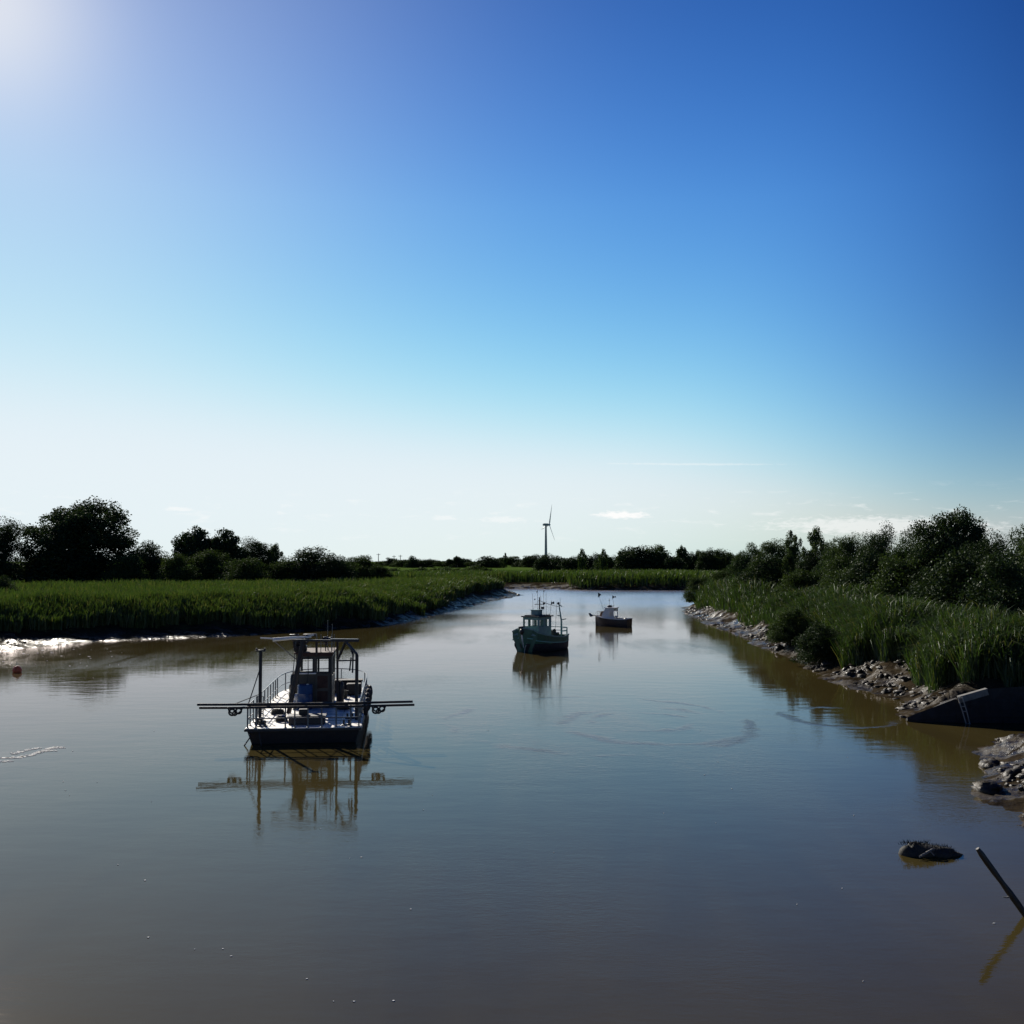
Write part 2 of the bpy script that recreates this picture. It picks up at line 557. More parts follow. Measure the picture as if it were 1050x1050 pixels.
# ------------------------------------------------------------------ river outline and ground
LEFT_BANK = [(-60, 20), (-52, 45), (-45, 62), (-36, 75.5), (-32.6, 84), (-21.8, 92), (-12.2, 107), (-6.0, 148), (-1.5, 180), (2.2, 201),
             (1.2, 206), (-3, 211), (-9, 222), (-14, 236)]
FAR_BANK = [(-8, 246), (2, 247), (11, 243), (16, 237), (38, 236), (70, 236), (110, 240), (170, 262)]
RIGHT_BANK = [(175, 235), (110, 206), (70, 190), (44, 176), (29, 158), (23, 146), (21.2, 132), (20.2, 108), (19.4, 87), (18.0, 70), (17.3, 60), (17.6, 50),
              (16.6, 46), (15.6, 43.2), (18.2, 42.9), (20.2, 42.2), (20.8, 40.6), (19.0, 39.4), (17.3, 38.3), (16.6, 37), (15.0, 35), (14.3, 32), (12.9, 29.5), (12.3, 25), (11.6, 20), (12.5, 10), (14, -30)]
RIVER = np.array(LEFT_BANK + FAR_BANK + RIGHT_BANK + [(-70, -30)], float)


def bank_dist(x, y):
    """signed distance to the waterline: positive on land"""
    x, y = np.asarray(x, float), np.asarray(y, float)
    n = len(RIVER)
    best = np.full(x.shape, 1e12)
    ins = np.zeros(x.shape, bool)
    for i in range(n):
        ax, ay = RIVER[i]
        bx, by = RIVER[(i + 1) % n]
        ex, ey = bx - ax, by - ay
        t = np.clip(((x - ax) * ex + (y - ay) * ey) / (ex * ex + ey * ey), 0, 1)
        best = np.minimum(best, (x - ax - t * ex) ** 2 + (y - ay - t * ey) ** 2)
        if ay != by:
            c = ((ay > y) != (by > y)) & (x < ex * (y - ay) / ey + ax)
            ins ^= c
    return np.sqrt(best) * np.where(ins, -1, 1)


def side_right(x, y):
    return (x > 8 + 0 * y) & (y < 215)


def ground_z(x, y, d0=None):
    x, y = np.asarray(x, float), np.asarray(y, float)
    d0 = bank_dist(x, y) if d0 is None else d0
    wob = np.where(np.abs(d0) < 30, 1, 0)
    d = d0 + (fbm(x * .35, y * .35, 3, 3) * 1.0 + fbm(x * 1.5, y * 1.5, 2, 9) * .3) * wob * np.where((np.abs(y - 40.5) < 4) & (x > 13), .35, 1.0)
    right = side_right(x, y)
    W = np.where(right, 4.0, 3.6 + 4.4 * sstep(-16, -34, x) + 1.6 * sstep(-10, -5, x))
    z = 1.35 * sstep(0, 1, d / W) ** 1.1 + .06 * sstep(0, .6, d)
    z = np.where(d < 0, np.maximum(d * .22, -1.6), z)
    lump = np.clip(1 - np.abs(d - W * .45) / (W * .6), 0, 1)
    z = z + lump * (fbm(x * 1.3, y * 1.3, 3, 21) * .16 + np.abs(fbm(x * 2.6, y * 2.6, 3, 33)) * .16 - .03)
    far = sstep(25, 260, d0)
    z = z + far * 1.9 + sstep(15, 60, d0) * fbm(x * .03, y * .03, 3, 5) * .35
    r = np.hypot(x, y)
    z = z + sstep(1500, 6000, r) * 4
    return z


fine = np.arange(-31, 31.01, .085)
coarse1 = np.arange(-180, -31, 3.0)
coarse2 = np.arange(34, 180, 3.0)
ang = np.radians(np.concatenate([coarse1, fine, coarse2]))
rad = [6.0]
while rad[-1] < 9000:
    r_ = rad[-1]
    q = 1.06 if r_ < 22 else 1.007 if r_ < 130 else 1.014 if r_ < 300 else 1.06
    rad.append(r_ * q)
rad = np.array(rad)
A_, R_ = np.meshgrid(ang, rad)
gx, gy = R_ * np.sin(A_), R_ * np.cos(A_)
gd = bank_dist(gx, gy)
gz = ground_z(gx, gy, gd)
nr, na = gx.shape
idx = np.arange(nr * na).reshape(nr, na)
nx = np.roll(idx, -1, 1)
quads = np.stack([idx[:-1], nx[:-1], nx[1:], idx[1:]], -1).reshape(-1, 4)[:, ::-1]
vv = np.stack([gx, gy, gz], -1).reshape(-1, 3)
c_i = len(vv)
vv = np.concatenate([vv, [[0, 0, -1.6]]])
tri = np.stack([np.full(na, c_i), nx[0], idx[0]], -1)
me = np_mesh('ground', vv, np.concatenate([quads.ravel(), tri.ravel()]), [4] * len(quads) + [3] * na, M['ground'], True)
a = me.attributes.new('bank', 'FLOAT', 'POINT')
a.data.foreach_set('value', np.concatenate([gd.ravel(), [-20]]).astype(np.float32))
ground = bpy.data.objects.new('ground', me)
COL.objects.link(ground)
tag(ground, 'mud banks of the river rising to flat green marsh and meadow', 'ground', kind='structure')

wm = MB()
xs = [-400, 400]
wm.add([(-420, -60, 0), (420, -60, 0), (420, 420, 0), (-420, 420, 0)], [(0, 1, 2, 3)])
water = wm.build('river_water', M['water'])
tag(water, 'calm brown river water reflecting sky, boats and trees', 'river', kind='structure')


# ------------------------------------------------------------------ reeds (stuff)
def reed_mesh(name, x, y, h, wdt, mat, seed, droop=.45):
    rg = np.random.default_rng(seed)
    n = len(x)
    z = ground_z(x, y) - .05
    az = rg.uniform(0, 2 * np.pi, n)
    lean = rg.normal(0, .13, n) * (1 + droop * .5) + .05 + .10 * fbm(x * .3, y * .3, 2, seed)
    dx, dy = np.cos(az), np.sin(az)
    fa = rg.uniform(0, np.pi, n)
    wx, wy = np.cos(fa) * wdt / 2, np.sin(fa) * wdt / 2
    dr = rg.uniform(.2, 1.0, n) * droop
    V = np.zeros((n, 7, 3), np.float32)

    def ring(k, t, out, ws):
        cx = x + dx * out * h
        cy = y + dy * out * h
        cz = z + h * t
        V[:, k] = np.stack([cx - wx * ws, cy - wy * ws, cz], -1)
        V[:, k + 1] = np.stack([cx + wx * ws, cy + wy * ws, cz], -1)
    ring(0, 0, 0, .7)
    ring(2, .45, lean * .5, 1.0)
    ring(4, .82, lean * 1.0 + dr * .12, .85)
    V[:, 6] = np.stack([x + dx * h * (lean * 1.3 + dr * .42), y + dy * h * (lean * 1.3 + dr * .42), z + h * (1.0 - dr * .25)], -1)
    b = (np.arange(n) * 7)[:, None]
    q1 = b + np.array([0, 1, 3, 2]); q2 = b + np.array([2, 3, 5, 4]); t3 = b + np.array([4, 5, 6])
    flat = np.concatenate([q1, q2, t3], 1).ravel()
    sizes = np.tile([4, 4, 3], n)
    me = np_mesh(name, V.reshape(-1, 3), flat, sizes, mat)
    o = bpy.data.objects.new(name, me)
    COL.objects.link(o)
    return o


def scatter(n, box, cond):
    x = rng.uniform(box[0], box[1], n)
    y = rng.uniform(box[2], box[3], n)
    d = bank_dist(x, y)
    k = cond(x, y, d)
    return x[k], y[k], d[k]


def edge(x, y, s):
    return fbm(x * .12, y * .12, 3, s)


# left marsh
xa, ya, da = scatter(900000, (-75, 6, 70, 205), lambda x, y, d: (d > 1.3 + 3.4 * sstep(-16, -34, x) + 3.0 * sstep(-10, -5, x) + 1.8 * edge(x, y, 41) + 1.0 * fbm(x * .7, y * .7, 2, 43)) & (d < 13) & ~side_right(x, y) & (y < 214 + x) & (y > 72))
xb, yb, db = scatter(230000, (-110, 6, 80, 235), lambda x, y, d: (d >= 13) & (d < 95) & ~side_right(x, y) & (y < 216 + x) & (np.abs(x) < y * .56))
x, y = np.concatenate([xa, xb]), np.concatenate([ya, yb])
d_ = bank_dist(x, y)
hh_ = 2.25 + .5 * fbm(x * .08, y * .08, 3, 51) + .55 * fbm(x * .4, y * .4, 2, 52)
hh_ = hh_ * (.58 + .42 * sstep(1.0, 7.0, d_ - 3.4 * sstep(-16, -34, x)))
hh_ = hh_ * rng.uniform(.72, 1.06, len(x))
o = reed_mesh('reeds', x, y, hh_, 0.034 + y * .0003, M['reed'], 5)
tag(o, 'broad bed of tall green reeds along the left bank', 'reeds', kind='stuff')
n_left = len(x)
# right bank
xa, ya, da = scatter(520000, (10, 45, 30, 92), lambda x, y, d: (d > 2.6 + 1.8 * edge(x, y, 61) + 1.2 * fbm(x * .8, y * .8, 2, 63) + .5 * sstep(60, 45, y)) & (d < 17 + 3 * edge(x, y, 62)) & side_right(x, y) & (x < y * .62) & (y > 44.6 + .5 * fbm(x, y, 2, 64)))
xb, yb, db = scatter(200000, (16, 75, 92, 185), lambda x, y, d: (d > 2.0 + 1.5 * edge(x, y, 61)) & (d < 20) & side_right(x, y) & (x < 30 + (y - 92) * .4))
x, y = np.concatenate([xa, xb]), np.concatenate([ya, yb])
thin_ = fbm(x * .45, y * .45, 2, 73) > -.42 + .2 * rng.normal(size=len(x))
x, y = x[thin_], y[thin_]
hh_ = 2.7 + 1.6 * fbm(x * .17, y * .17, 3, 71) + 1.3 * fbm(x * .45, y * .45, 2, 72)
d_ = bank_dist(x, y)
hh_ = hh_ * rng.uniform(.6, 1.08, len(x)) * (.62 + .38 * sstep(2, 4.5, d_))
o = reed_mesh('reeds', x, y, hh_, .026 + y * .0003, M['reed_right'], 6, 1.35)
tag(o, 'shaggy stand of green reeds crowding the right bank', 'reeds', kind='stuff')
n_right = len(x)
# far bank
xa, ya, da = scatter(130000, (-70, 150, 205, 300), lambda x, y, d: (d > np.where(x < 13, 9.0, 2.0) + 1.5 * edge(x, y, 81)) & (d < 45) & ~side_right(x, y) & (y > 224 + np.abs(x - 10) * .05) & (x > -60))
hh_ = (2.9 + .6 * fbm(xa * .07, ya * .07, 3, 91)) * rng.uniform(.72, 1.06, len(xa))
o = reed_mesh('reeds', xa, ya, hh_, .16 + 0 * xa, M['reed'], 7)
tag(o, 'dark green reed belt on the far bank across the river bend', 'reeds', kind='stuff')
print('reeds', n_left, n_right, len(xa))


# mud clods and stones on the right bank and the left point
def clods(name, pts, seed, label):
    rg = np.random.default_rng(seed)
    base = []
    for th in (.0, .55, 1.1, 1.57):
        pass
    dirs = []
    for i in range(4):
        ph = [-.5, .1, .65, 1.2][i]
        for k in range(6):
            q = 2 * math.pi * (k + .5 * (i % 2)) / 6
            dirs.append((math.cos(ph) * math.cos(q), math.cos(ph) * math.sin(q), math.sin(ph)))
    dirs.append((0, 0, 1))
    dirs = np.array(dirs)
    fs = []
    for i in range(3):
        for k in range(6):
            j = (k + 1) % 6
            fs.append((i * 6 + k, i * 6 + j, i * 6 + 6 + j, i * 6 + 6 + k))
    tr = [(18 + k, 18 + (k + 1) % 6, 24) for k in range(6)]
    n = len(pts)
    sc = rg.lognormal(-2.45, .5, n)
    S = np.stack([sc * rg.uniform(.8, 2.4, n), sc * rg.uniform(.6, 1.3, n), sc * rg.uniform(.35, .8, n)], -1)
    jit = rg.uniform(.5, 1.3, (n, 25, 1))
    a = rg.uniform(0, 6.28, n)
    L = dirs[None] * jit * S[:, None]
    ca, sa = np.cos(a)[:, None], np.sin(a)[:, None]
    X = L[..., 0] * ca - L[..., 1] * sa
    Y = L[..., 0] * sa + L[..., 1] * ca
    z = ground_z(pts[:, 0], pts[:, 1])
    V = np.stack([X + pts[:, :1], Y + pts[:, 1:2], L[..., 2] + z[:, None]], -1).reshape(-1, 3)
    b = (np.arange(n) * 25)[:, None, None]
    q = (b + np.array(fs)[None]).reshape(-1)
    t = (b + np.array(tr)[None]).reshape(-1)
    me = np_mesh(name, V, np.concatenate([q, t]), [4] * (18 * n) + [3] * (6 * n), M['clod'], True)
    o = bpy.data.objects.new(name, me)
    COL.objects.link(o)
    return tag(o, label, 'mud clods', kind='stuff')


m, T = new_mat('mud_clod')
rnd = T.n('ShaderNodeNewGeometry').outputs['Random Per Island']
nn = T.noise(T.co, 9, 5, .6)
c = T.mix(T.math('POWER', rnd, 2.0), (.014, .011, .0065), (.050, .040, .025))
c = T.mix(T.math('MULTIPLY', nn, .5), c, (.05, .04, .03))
b = T.n('ShaderNodeBsdfPrincipled', Base__Color=c, Roughness=T.ramp(nn, .3, .7, .4, .8), Normal=T.bump(nn, .8, .04))
b.inputs['Specular IOR Level'].default_value = .35
T.L.new(b.outputs[0], T.out)
M['clod'] = m
x, y, d = scatter(60000, (10, 40, 24, 140), lambda x, y, d: (d > .1) & (d < 4.4) & side_right(x, y) & (fbm(x * .5, y * .5, 3, 95) > .0) & (rng.uniform(0, 1, len(x)) < np.where(y < 60, .6, .45)))
clods('mud_clods', np.stack([x, y], -1), 3, 'lumpy clods of drying mud along the right waterline')
x, y, d = scatter(60000, (-60, 16, 60, 252), lambda x, y, d: (d > .2) & (d < 8) & ~side_right(x, y) & (fbm(x * .3, y * .3, 3, 96) > .12) & (rng.uniform(0, 1, len(x)) < .35))
clods('mud_clods', np.stack([x, y], -1), 4, 'lumpy clods of mud below the reeds of the left and far banks')


# ------------------------------------------------------------------ trees
def leaf_cloud(cl, per, leaf, rg, flat=.8):
    """cl: clump centres + radii; leaf-sized quads spread through each clump, denser towards its skin"""
    N = len(cl) * per
    c = np.repeat(cl[:, :3], per, 0)
    r = np.repeat(cl[:, 3], per)
    d = rg.normal(size=(N, 3)); d /= np.linalg.norm(d, axis=1, keepdims=True)
    rr = r * rg.uniform(.25, 1, N) ** .5 * rg.uniform(.85, 1.25, N)
    p = c + d * rr[:, None] * np.array([1, 1, flat])
    nrm = d * .5 + rg.normal(size=(N, 3)) * .6 + np.array([0, 0, .25])
    nrm /= np.linalg.norm(nrm, axis=1, keepdims=True)
    t = np.cross(nrm, rg.normal(size=(N, 3))); t /= np.linalg.norm(t, axis=1, keepdims=True)
    u = np.cross(nrm, t)
    s = leaf * rg.uniform(.6, 1.35, N)
    a = t * (s * .5)[:, None]
    b = u * (s * .38)[:, None]
    k = nrm * (s * .12)[:, None]
    V = np.stack([p - a, p + b - k, p + a, p - b - k], 1)
    return V.reshape(-1, 3)


PROTO = {}


def make_tree_mesh(key, seed, leafmat, ncl, per, leaf, shape, crown_base, clump_r, trunk_r, stem_h):
    rg = np.random.default_rng(seed)
    cl = []
    while len(cl) < ncl:
        p = rg.uniform(-1, 1, 3)
        q = np.linalg.norm(p)
        if q > 1 or q < .3 and rg.random() < .5: continue
        c = shape(p, rg)
        if c is None: continue
        cl.append((*c, clump_r * rg.uniform(.65, 1.35)))
    cl = np.array(cl)
    top = (cl[:, 2] + cl[:, 3] * .7).max()
    cl[:, 2] = crown_base + (cl[:, 2] - crown_base) * (1 - crown_base) / max(top - crown_base, .01)
    V = leaf_cloud(cl, per, leaf, rg)
    V[:, 2] = np.maximum(V[:, 2], .005)
    n = len(V) // 4
    crown = np_mesh('crown', V, np.arange(4 * n), [4] * n, M[leafmat])
    mb = MB()
    tip = Vector((rg.uniform(-.03, .03), rg.uniform(-.03, .03), stem_h))
    mb.tube([(0, 0, -.03), (tip.x * .3, tip.y * .3, stem_h * .4), tip], [trunk_r * 1.5, trunk_r, trunk_r * .8], 8)
    pick = rg.choice(len(cl), min(16, len(cl)), replace=False)
    for i in pick:
        e = Vector(cl[i, :3])
        s0 = Vector((0, 0, stem_h * rg.uniform(.55, 1.0))) + Vector((tip.x, tip.y, 0)) * .6
        mid = s0.lerp(e, .5) + Vector((rg.uniform(-.04, .04), rg.uniform(-.04, .04), rg.uniform(.0, .06)))
        mb.tube([s0, mid, e], [trunk_r * .5, trunk_r * .3, trunk_r * .1], 5)
    to = mb.build('trunk', M['bark'], None, True)
    tm = to.data
    bpy.data.objects.remove(to)
    PROTO[key] = (crown, tm, V, mb)


def dome(zc, zr, gap=None, ox=0):
    def f(p, rg):
        x, y, z = p[0] * .42, p[1] * .42, zc + p[2] * zr
        z += .06 * math.sin(7 * x + ox) + .05 * math.sin(9 * y + 2 * ox)
        if z < .04: return None
        if gap and gap[0] < z < gap[1] and rg.random() < .72: return None
        return (x, y, z)
    return f


def mound(ox=0):
    def f(p, rg):
        z = abs(p[2])
        k = 1 - .35 * z ** 2
        x, y = p[0] * .45 * k, p[1] * .45 * k
        return (x, y, .06 + z * .8 * (.90 + .08 * math.sin(6 * x + ox) + .06 * math.sin(8 * y + ox * 2)))
    return f


def full(ox=0):
    def f(p, rg):
        q = math.hypot(p[0], p[1])
        top = math.sqrt(max(0.0, 1 - min(q, 1) ** 2.6))
        z = .08 + (.86 * top - .08) * (p[2] * .5 + .5) ** .7
        k = 1 + .14 * math.sin(3 * math.atan2(p[1], p[0]) + ox + 4 * z)
        return (p[0] * .42 * k, p[1] * .42 * k, max(z, .06))
    return f


def tall(nl, ox=0):
    def f(p, rg):
        z = .5 + p[2] * .45
        k = .8 + .25 * math.sin(nl * z * 6 + ox) + .2 * math.sin(3 * math.atan2(p[1], p[0]) + ox + 5 * z)
        return (p[0] * .40 * k, p[1] * .40 * k, z)
    return f


for i in range(2):
    make_tree_mesh('oak%d' % i, 10 + i, 'leaf_dark', 230, 230, .0185, dome(.56, .42, (.40, .50), i * 2), .06, .085, .035, .45)
    make_tree_mesh('stem%d' % i, 20 + i, 'leaf_dark', 90, 150, .032, dome(.68, .28, None, 1 + i), .38, .10, .022, .5)
    make_tree_mesh('shrub%d' % i, 30 + i, 'leaf_mid', 150, 210, .024, mound(i * 2), .02, .13, .02, .3)
    make_tree_mesh('dome%d' % i, 36 + i, 'leaf_dark', 160, 200, .024, mound(1 + i * 2), .02, .14, .02, .3)
    make_tree_mesh('thin%d' % i, 50 + i, 'leaf_mid', 80, 190, .026, tall(2, i * 3), .08, .09, .018, .7)
for i in range(3):
    make_tree_mesh('bushy%d' % i, 40 + i, ('leaf_mid', 'leaf_grey', 'leaf_dark')[i], 105, 480, .0165, full(i * 2.3), .05, .115, .022, .5)

WID = {'bushy': 1.3, 'thin': 1.5, 'shrub': 1.25, 'dome': 1.2, 'stem': 1.65, 'oak': 1.1}


def tree(key, px, top, wpx, D, label, cat='tree', group=None, name=None, rz=None, dz=0.0):
    b = P(px, 576, D)
    z0 = float(ground_z(np.array([b.x]), np.array([b.y]))[0]) - .1 + dz
    H = P(px, top, D).z - z0
    W = wpx / F * D * WID.get(key[:-1], 1.1)
    crown, tm = PROTO[key][:2]
    r = empty(name or ('shrub' if cat in ('shrub', 'bush') else 'tree'), (b.x, b.y, z0), random.uniform(0, 6.28) if rz is None else rz, label, cat, group)
    r.scale = (W, W, H)
    for nm, me in (('crown', crown), ('trunk', tm)):
        o = bpy.data.objects.new(nm, me)
        COL.objects.link(o)
        o.parent = r
    return r


# left bank, from the frame edge towards the bend
tree('bushy2', -4, 530, 66, 182, 'dark tree cut by the left edge of the view, left of the broad oak')
tree('oak0', 81, 510, 112, 190, 'broad dark spreading tree with a domed crown, tallest on the left bank', rz=.4)
tree('dome0', 70, 545, 110, 186, 'dark dense thicket filling the space under the broad oak crown', 'bush')
tree('dome1', 148, 553, 52, 188, 'dark sloping bush directly right of the broad oak', 'bush')
tree('shrub0', 128, 566, 44, 178, 'low green bush at the right foot of the broad oak', 'bush')
tree('shrub1', 182, 566, 44, 180, 'low paler green bush between the broad oak and the stemmed round tree', 'bush')
tree('stem0', 199, 540, 32, 196, 'round crowned tree on a bare stem above bushes, nearest the broad oak')
tree('stem1', 232, 543, 30, 198, 'smaller flat crowned tree right of the round crowned stemmed tree')
tree('shrub1', 216, 562, 52, 186, 'grey green bush below the two stemmed trees', 'bush')
tree('bushy2', 262, 550, 42, 192, 'irregular dark tree left of the narrow pointed tree')
tree('thin0', 283, 557, 17, 190, 'narrow pointed tree beside the big dark dome of bushes')
tree('shrub0', 250, 570, 52, 178, 'low bush in front of the irregular dark tree', 'bush')
tree('dome0', 318, 560, 70, 184, 'big dark dome shaped bush behind the reeds of the left bank', 'bush')
tree('dome1', 342, 566, 46, 180, 'lower shoulder of dark bush on the right of the big dome', 'bush')
tree('shrub0', 366, 568, 42, 215, 'pale olive rounded bush right of the big dark dome', 'bush')
tree('shrub1', 388, 578, 30, 210, 'small low bush at the end of the left bushes', 'bush')
tree('shrub0', 160, 569, 50, 186, 'dark green bush filling the gap left of the two stemmed trees', 'bush')
tree('shrub1', 292, 573, 44, 182, 'low bush at the left foot of the big dark dome', 'bush')
tree('dome1', 2, 589, 34, 112, 'dark bush standing in the reeds at the left edge', 'bush')

# right bank, from the bend towards the camera
tree('shrub1', 745, 582, 44, 148, 'low olive bush on the tip of the right bank', 'bush')
tree('shrub0', 718, 590, 28, 146, 'small bush over the water at the very tip of the right bank', 'bush')
tree('bushy1', 768, 556, 38, 137, 'pale grey green tree, first of the right bank wood')
tree('bushy0', 797, 552, 54, 122, 'rounded green tree at the river end of the right wood')
tree('thin1', 813, 544, 20, 115, 'slim tall tree with a thin top, first of the pair above the right wood')
tree('thin0', 838, 540, 26, 106, 'slim feathery tree, taller of the pair above the right wood')
tree('bushy2', 842, 556, 50, 105, 'dark tree below the slim feathery tree')
tree('bushy0', 872, 546, 48, 96, 'leafy green tree between the slim pair and the ragged tree')
tree('bushy2', 901, 535, 44, 88, 'ragged topped dark tree left of the largest right bank tree')
tree('bushy1', 932, 540, 52, 82, 'grey green leafy tree against the left flank of the largest right bank tree')
tree('oak1', 973, 520, 84, 74, 'largest tree of the right bank, tall dark rounded dome', rz=1.0)
tree('bushy2', 1012, 543, 56, 68, 'dark tree right of the largest right bank tree')
tree('bushy1', 1052, 537, 56, 63, 'pale leafed tree cut by the right edge of the view')
tree('bushy0', 1076, 515, 56, 60, 'tall tree mostly outside the right edge of the view')
tree('dome1', 985, 560, 100, 65, 'dense dark undergrowth under the largest right bank tree', 'bush')
tree('shrub1', 820, 582, 50, 102, 'green bush at the foot of the right wood below the slim pair', 'bush')
tree('shrub0', 866, 580, 56, 88, 'olive bush at the foot of the right wood below the leafy green tree', 'bush')
tree('shrub1', 915, 583, 56, 77, 'pale bush behind the reeds below the ragged topped tree', 'bush')
tree('dome0', 950, 580, 60, 71, 'dark bush behind the reeds below the largest right bank tree', 'bush')
tree('shrub0', 1000, 590, 56, 63, 'green bush among the reeds right of the largest tree', 'bush')
tree('shrub1', 1044, 592, 60, 58, 'leafy grey green bush among reeds at the right edge', 'bush')

tree('dome0', 785, 566, 60, 115, 'dense dark bush under the rounded green tree of the right wood', 'bush')
tree('bushy1', 858, 552, 44, 100, 'pale leafed tree wedged between the slim pair and the leafy green tree')
tree('dome1', 890, 560, 70, 82, 'dense dark bush under the ragged topped tree of the right wood', 'bush')
tree('shrub0', 930, 566, 70, 74, 'olive bush under the grey green tree beside the largest tree', 'bush')
tree('dome0', 1030, 562, 80, 59, 'dense dark bush filling the right edge of the wood', 'bush')
tree('shrub1', 772, 585, 44, 121, 'green bush over the reeds near the tip of the right bank', 'bush')

tree('dome1', 842, 636, 50, 64, 'dark rounded bush in the hollow between two reed clumps of the right bank', 'bush')
tree('shrub1', 812, 622, 42, 75, 'small olive bush at the front edge of the right reeds, left of the hollow', 'bush')

# far treeline: small in view, each one mesh (crown and trunk together)
FAR = {}
for key in ('bushy0', 'bushy1', 'bushy2', 'dome0', 'shrub1', 'stem0', 'thin0'):
    _, _, V, mb = PROTO[key]
    n = len(V) // 4
    # every other leaf, slightly larger
    keep = np.arange(0, n, 5)
    V4 = V.reshape(n, 4, 3)[keep]
    c = V4.mean(1, keepdims=True)
    V4 = c + (V4 - c) * 2.0
    tv = np.array(mb.v)
    tf = [[i + len(keep) * 4 for i in f] for f in mb.f]
    flat = np.concatenate([np.arange(len(keep) * 4), np.array([i for f in tf for i in f])])
    FAR[key] = np_mesh('far_tree', np.concatenate([V4.reshape(-1, 3), tv]), flat, [4] * len(keep) + [len(f) for f in tf],
                       [PROTO[key][0].materials[0], M['bark']], False, [0] * len(keep) + [1] * len(tf))


def far_tree(key, px, top, wpx, D, label, group, dz=0):
    b = P(px, 576, D)
    z0 = float(ground_z(np.array([b.x]), np.array([b.y]))[0]) - .2
    top += rr.uniform(-1.6, 1.8)
    o = bpy.data.objects.new('far_tree', FAR[key])
    COL.objects.link(o)
    o.location = (b.x, b.y, z0)
    o.rotation_euler = (0, 0, random.uniform(0, 6.28))
    W = wpx / F * D * 1.4
    o.scale = (W, W, P(px, top, D).z - z0)
    return tag(o, label, 'tree', group)


rr = random.Random(5)
GA = 'small trees in the distant line left of the wind turbine'
GB = 'trees in the distant line right of the wind turbine'
px = 392
while px < 560:
    top = 573.2 - 2.6 * max(0, (px - 470) / 90) + rr.uniform(-1.5, 1.6)
    wp = rr.uniform(10, 20)
    far_tree(rr.choice(['bushy0', 'dome0', 'bushy2', 'shrub1']), px, top, wp, rr.uniform(520, 640), 'small dark tree in the distant line left of the wind turbine', GA)
    px += wp * rr.uniform(.42, .62)
for px, top, wp, k in ((423, 570.5, 13, 'dome0'), (437, 571.5, 15, 'bushy2'), (461, 571.5, 9, 'stem0'), (469, 571, 10, 'stem0'), (518, 566.5, 5, 'thin0'), (500, 569.5, 24, 'dome0'), (546, 567.5, 22, 'bushy2')):
    far_tree(k, px, top, wp, 520, 'small dark tree in the distant line left of the wind turbine', GA)
px = 556
while px < 765:
    base = 567.5 if px < 590 else 565 if px < 640 else 562 if px < 690 else 565
    top = base + rr.uniform(-2.2, 3.5)
    wp = rr.uniform(13, 26)
    far_tree(rr.choice(['bushy0', 'bushy1', 'bushy2', 'dome0', 'bushy2']), px, top, wp, rr.uniform(305, 380), 'dark leafy tree in the distant line right of the wind turbine', GB)
    px += wp * rr.uniform(.38, .55)
for px, top, wp, k in ((597, 562, 10, 'thin0'), (619, 563, 9, 'thin0'), (636, 563, 7, 'thin0'), (648, 560, 30, 'bushy2'), (672, 558, 26, 'bushy0'), (700, 560, 14, 'stem0'), (725, 562, 20, 'bushy2'), (740, 560, 22, 'bushy0')):
    far_tree(k, px, top, wp, 320, 'dark leafy tree in the distant line right of the wind turbine', GB)
GH = 'bushes of the field hedge beyond the left reeds'
px = 380
while px < 500:
    wp = rr.uniform(12, 22)
    far_tree('dome0' if rr.random() < .6 else 'shrub1', px, 583.5 - .02 * (px - 380) + rr.uniform(-1.2, 1.2), wp, rr.uniform(285, 300), 'low dark bush of the hedge across the field beyond the left reeds', GH)['category'] = 'bush'
    px += wp * .5

# ------------------------------------------------------------------ wind turbine and far poles
b = P(559.8, 576, 1850)
tz = 4.0
wt = empty('wind_turbine', (b.x, b.y, tz), 0, 'tall wind turbine above the distant treeline', 'wind turbine')
hubz = P(560, 538, 1850).z - tz
MB().tube([(0, 0, 0), (0, 0, hubz * .5), (0, 0, hubz - 2)], [2.6, 2.1, 1.5], 20).build('tower', M['tower'], wt, True)
q = Matrix.Rotation(R(-69), 3, 'Z')
mb = MB()
mb.rings([[q @ Vector((x * s, yy, hubz + z * s)) for x, z in ((-1.9, -1.9), (1.9, -1.9), (2.1, 1.6), (1.4, 2.2), (-1.4, 2.2), (-2.1, 1.6))] for yy, s in ((-5.5, .7), (-4, 1), (3, 1), (5, .75))])
mb.build('nacelle', M['tower'], wt)
hubc = q @ Vector((0, 6.4, 0)) + Vector((0, 0, hubz))
MB().lathe(hubc, [(.3, 2.4), (1.2, 1.7), (1.8, .4), (1.8, -1.3)], 14, q @ Matrix.Rotation(R(-90), 3, 'X')).build('hub', M['blade'], wt, True)
for k in range(3):
    a = R(19 + 120 * k)
    bl = MB()
    rows = []
    for t, ch, th in ((1.0, 1.6, 1.5), (5, 3.2, 1.0), (12, 2.8, .7), (24, 1.9, .4), (33, 1.2, .25), (37, .4, .1)):
        tw = R(25 * (1 - t / 37))
        row = []
        for i in range(8):
            e = 2 * math.pi * i / 8
            lx, ly = ch / 2 * math.cos(e), th / 2 * math.sin(e)
            x0 = lx * math.cos(tw) - ly * math.sin(tw)
            y0 = lx * math.sin(tw) + ly * math.cos(tw)
            v = Vector((x0, y0, t))
            v = Matrix.Rotation(a, 3, 'Y') @ v
            row.append(hubc + q @ v)
        rows.append(row)
    bl.rings(rows)
    bl.build('blade', M['blade'], wt, True)

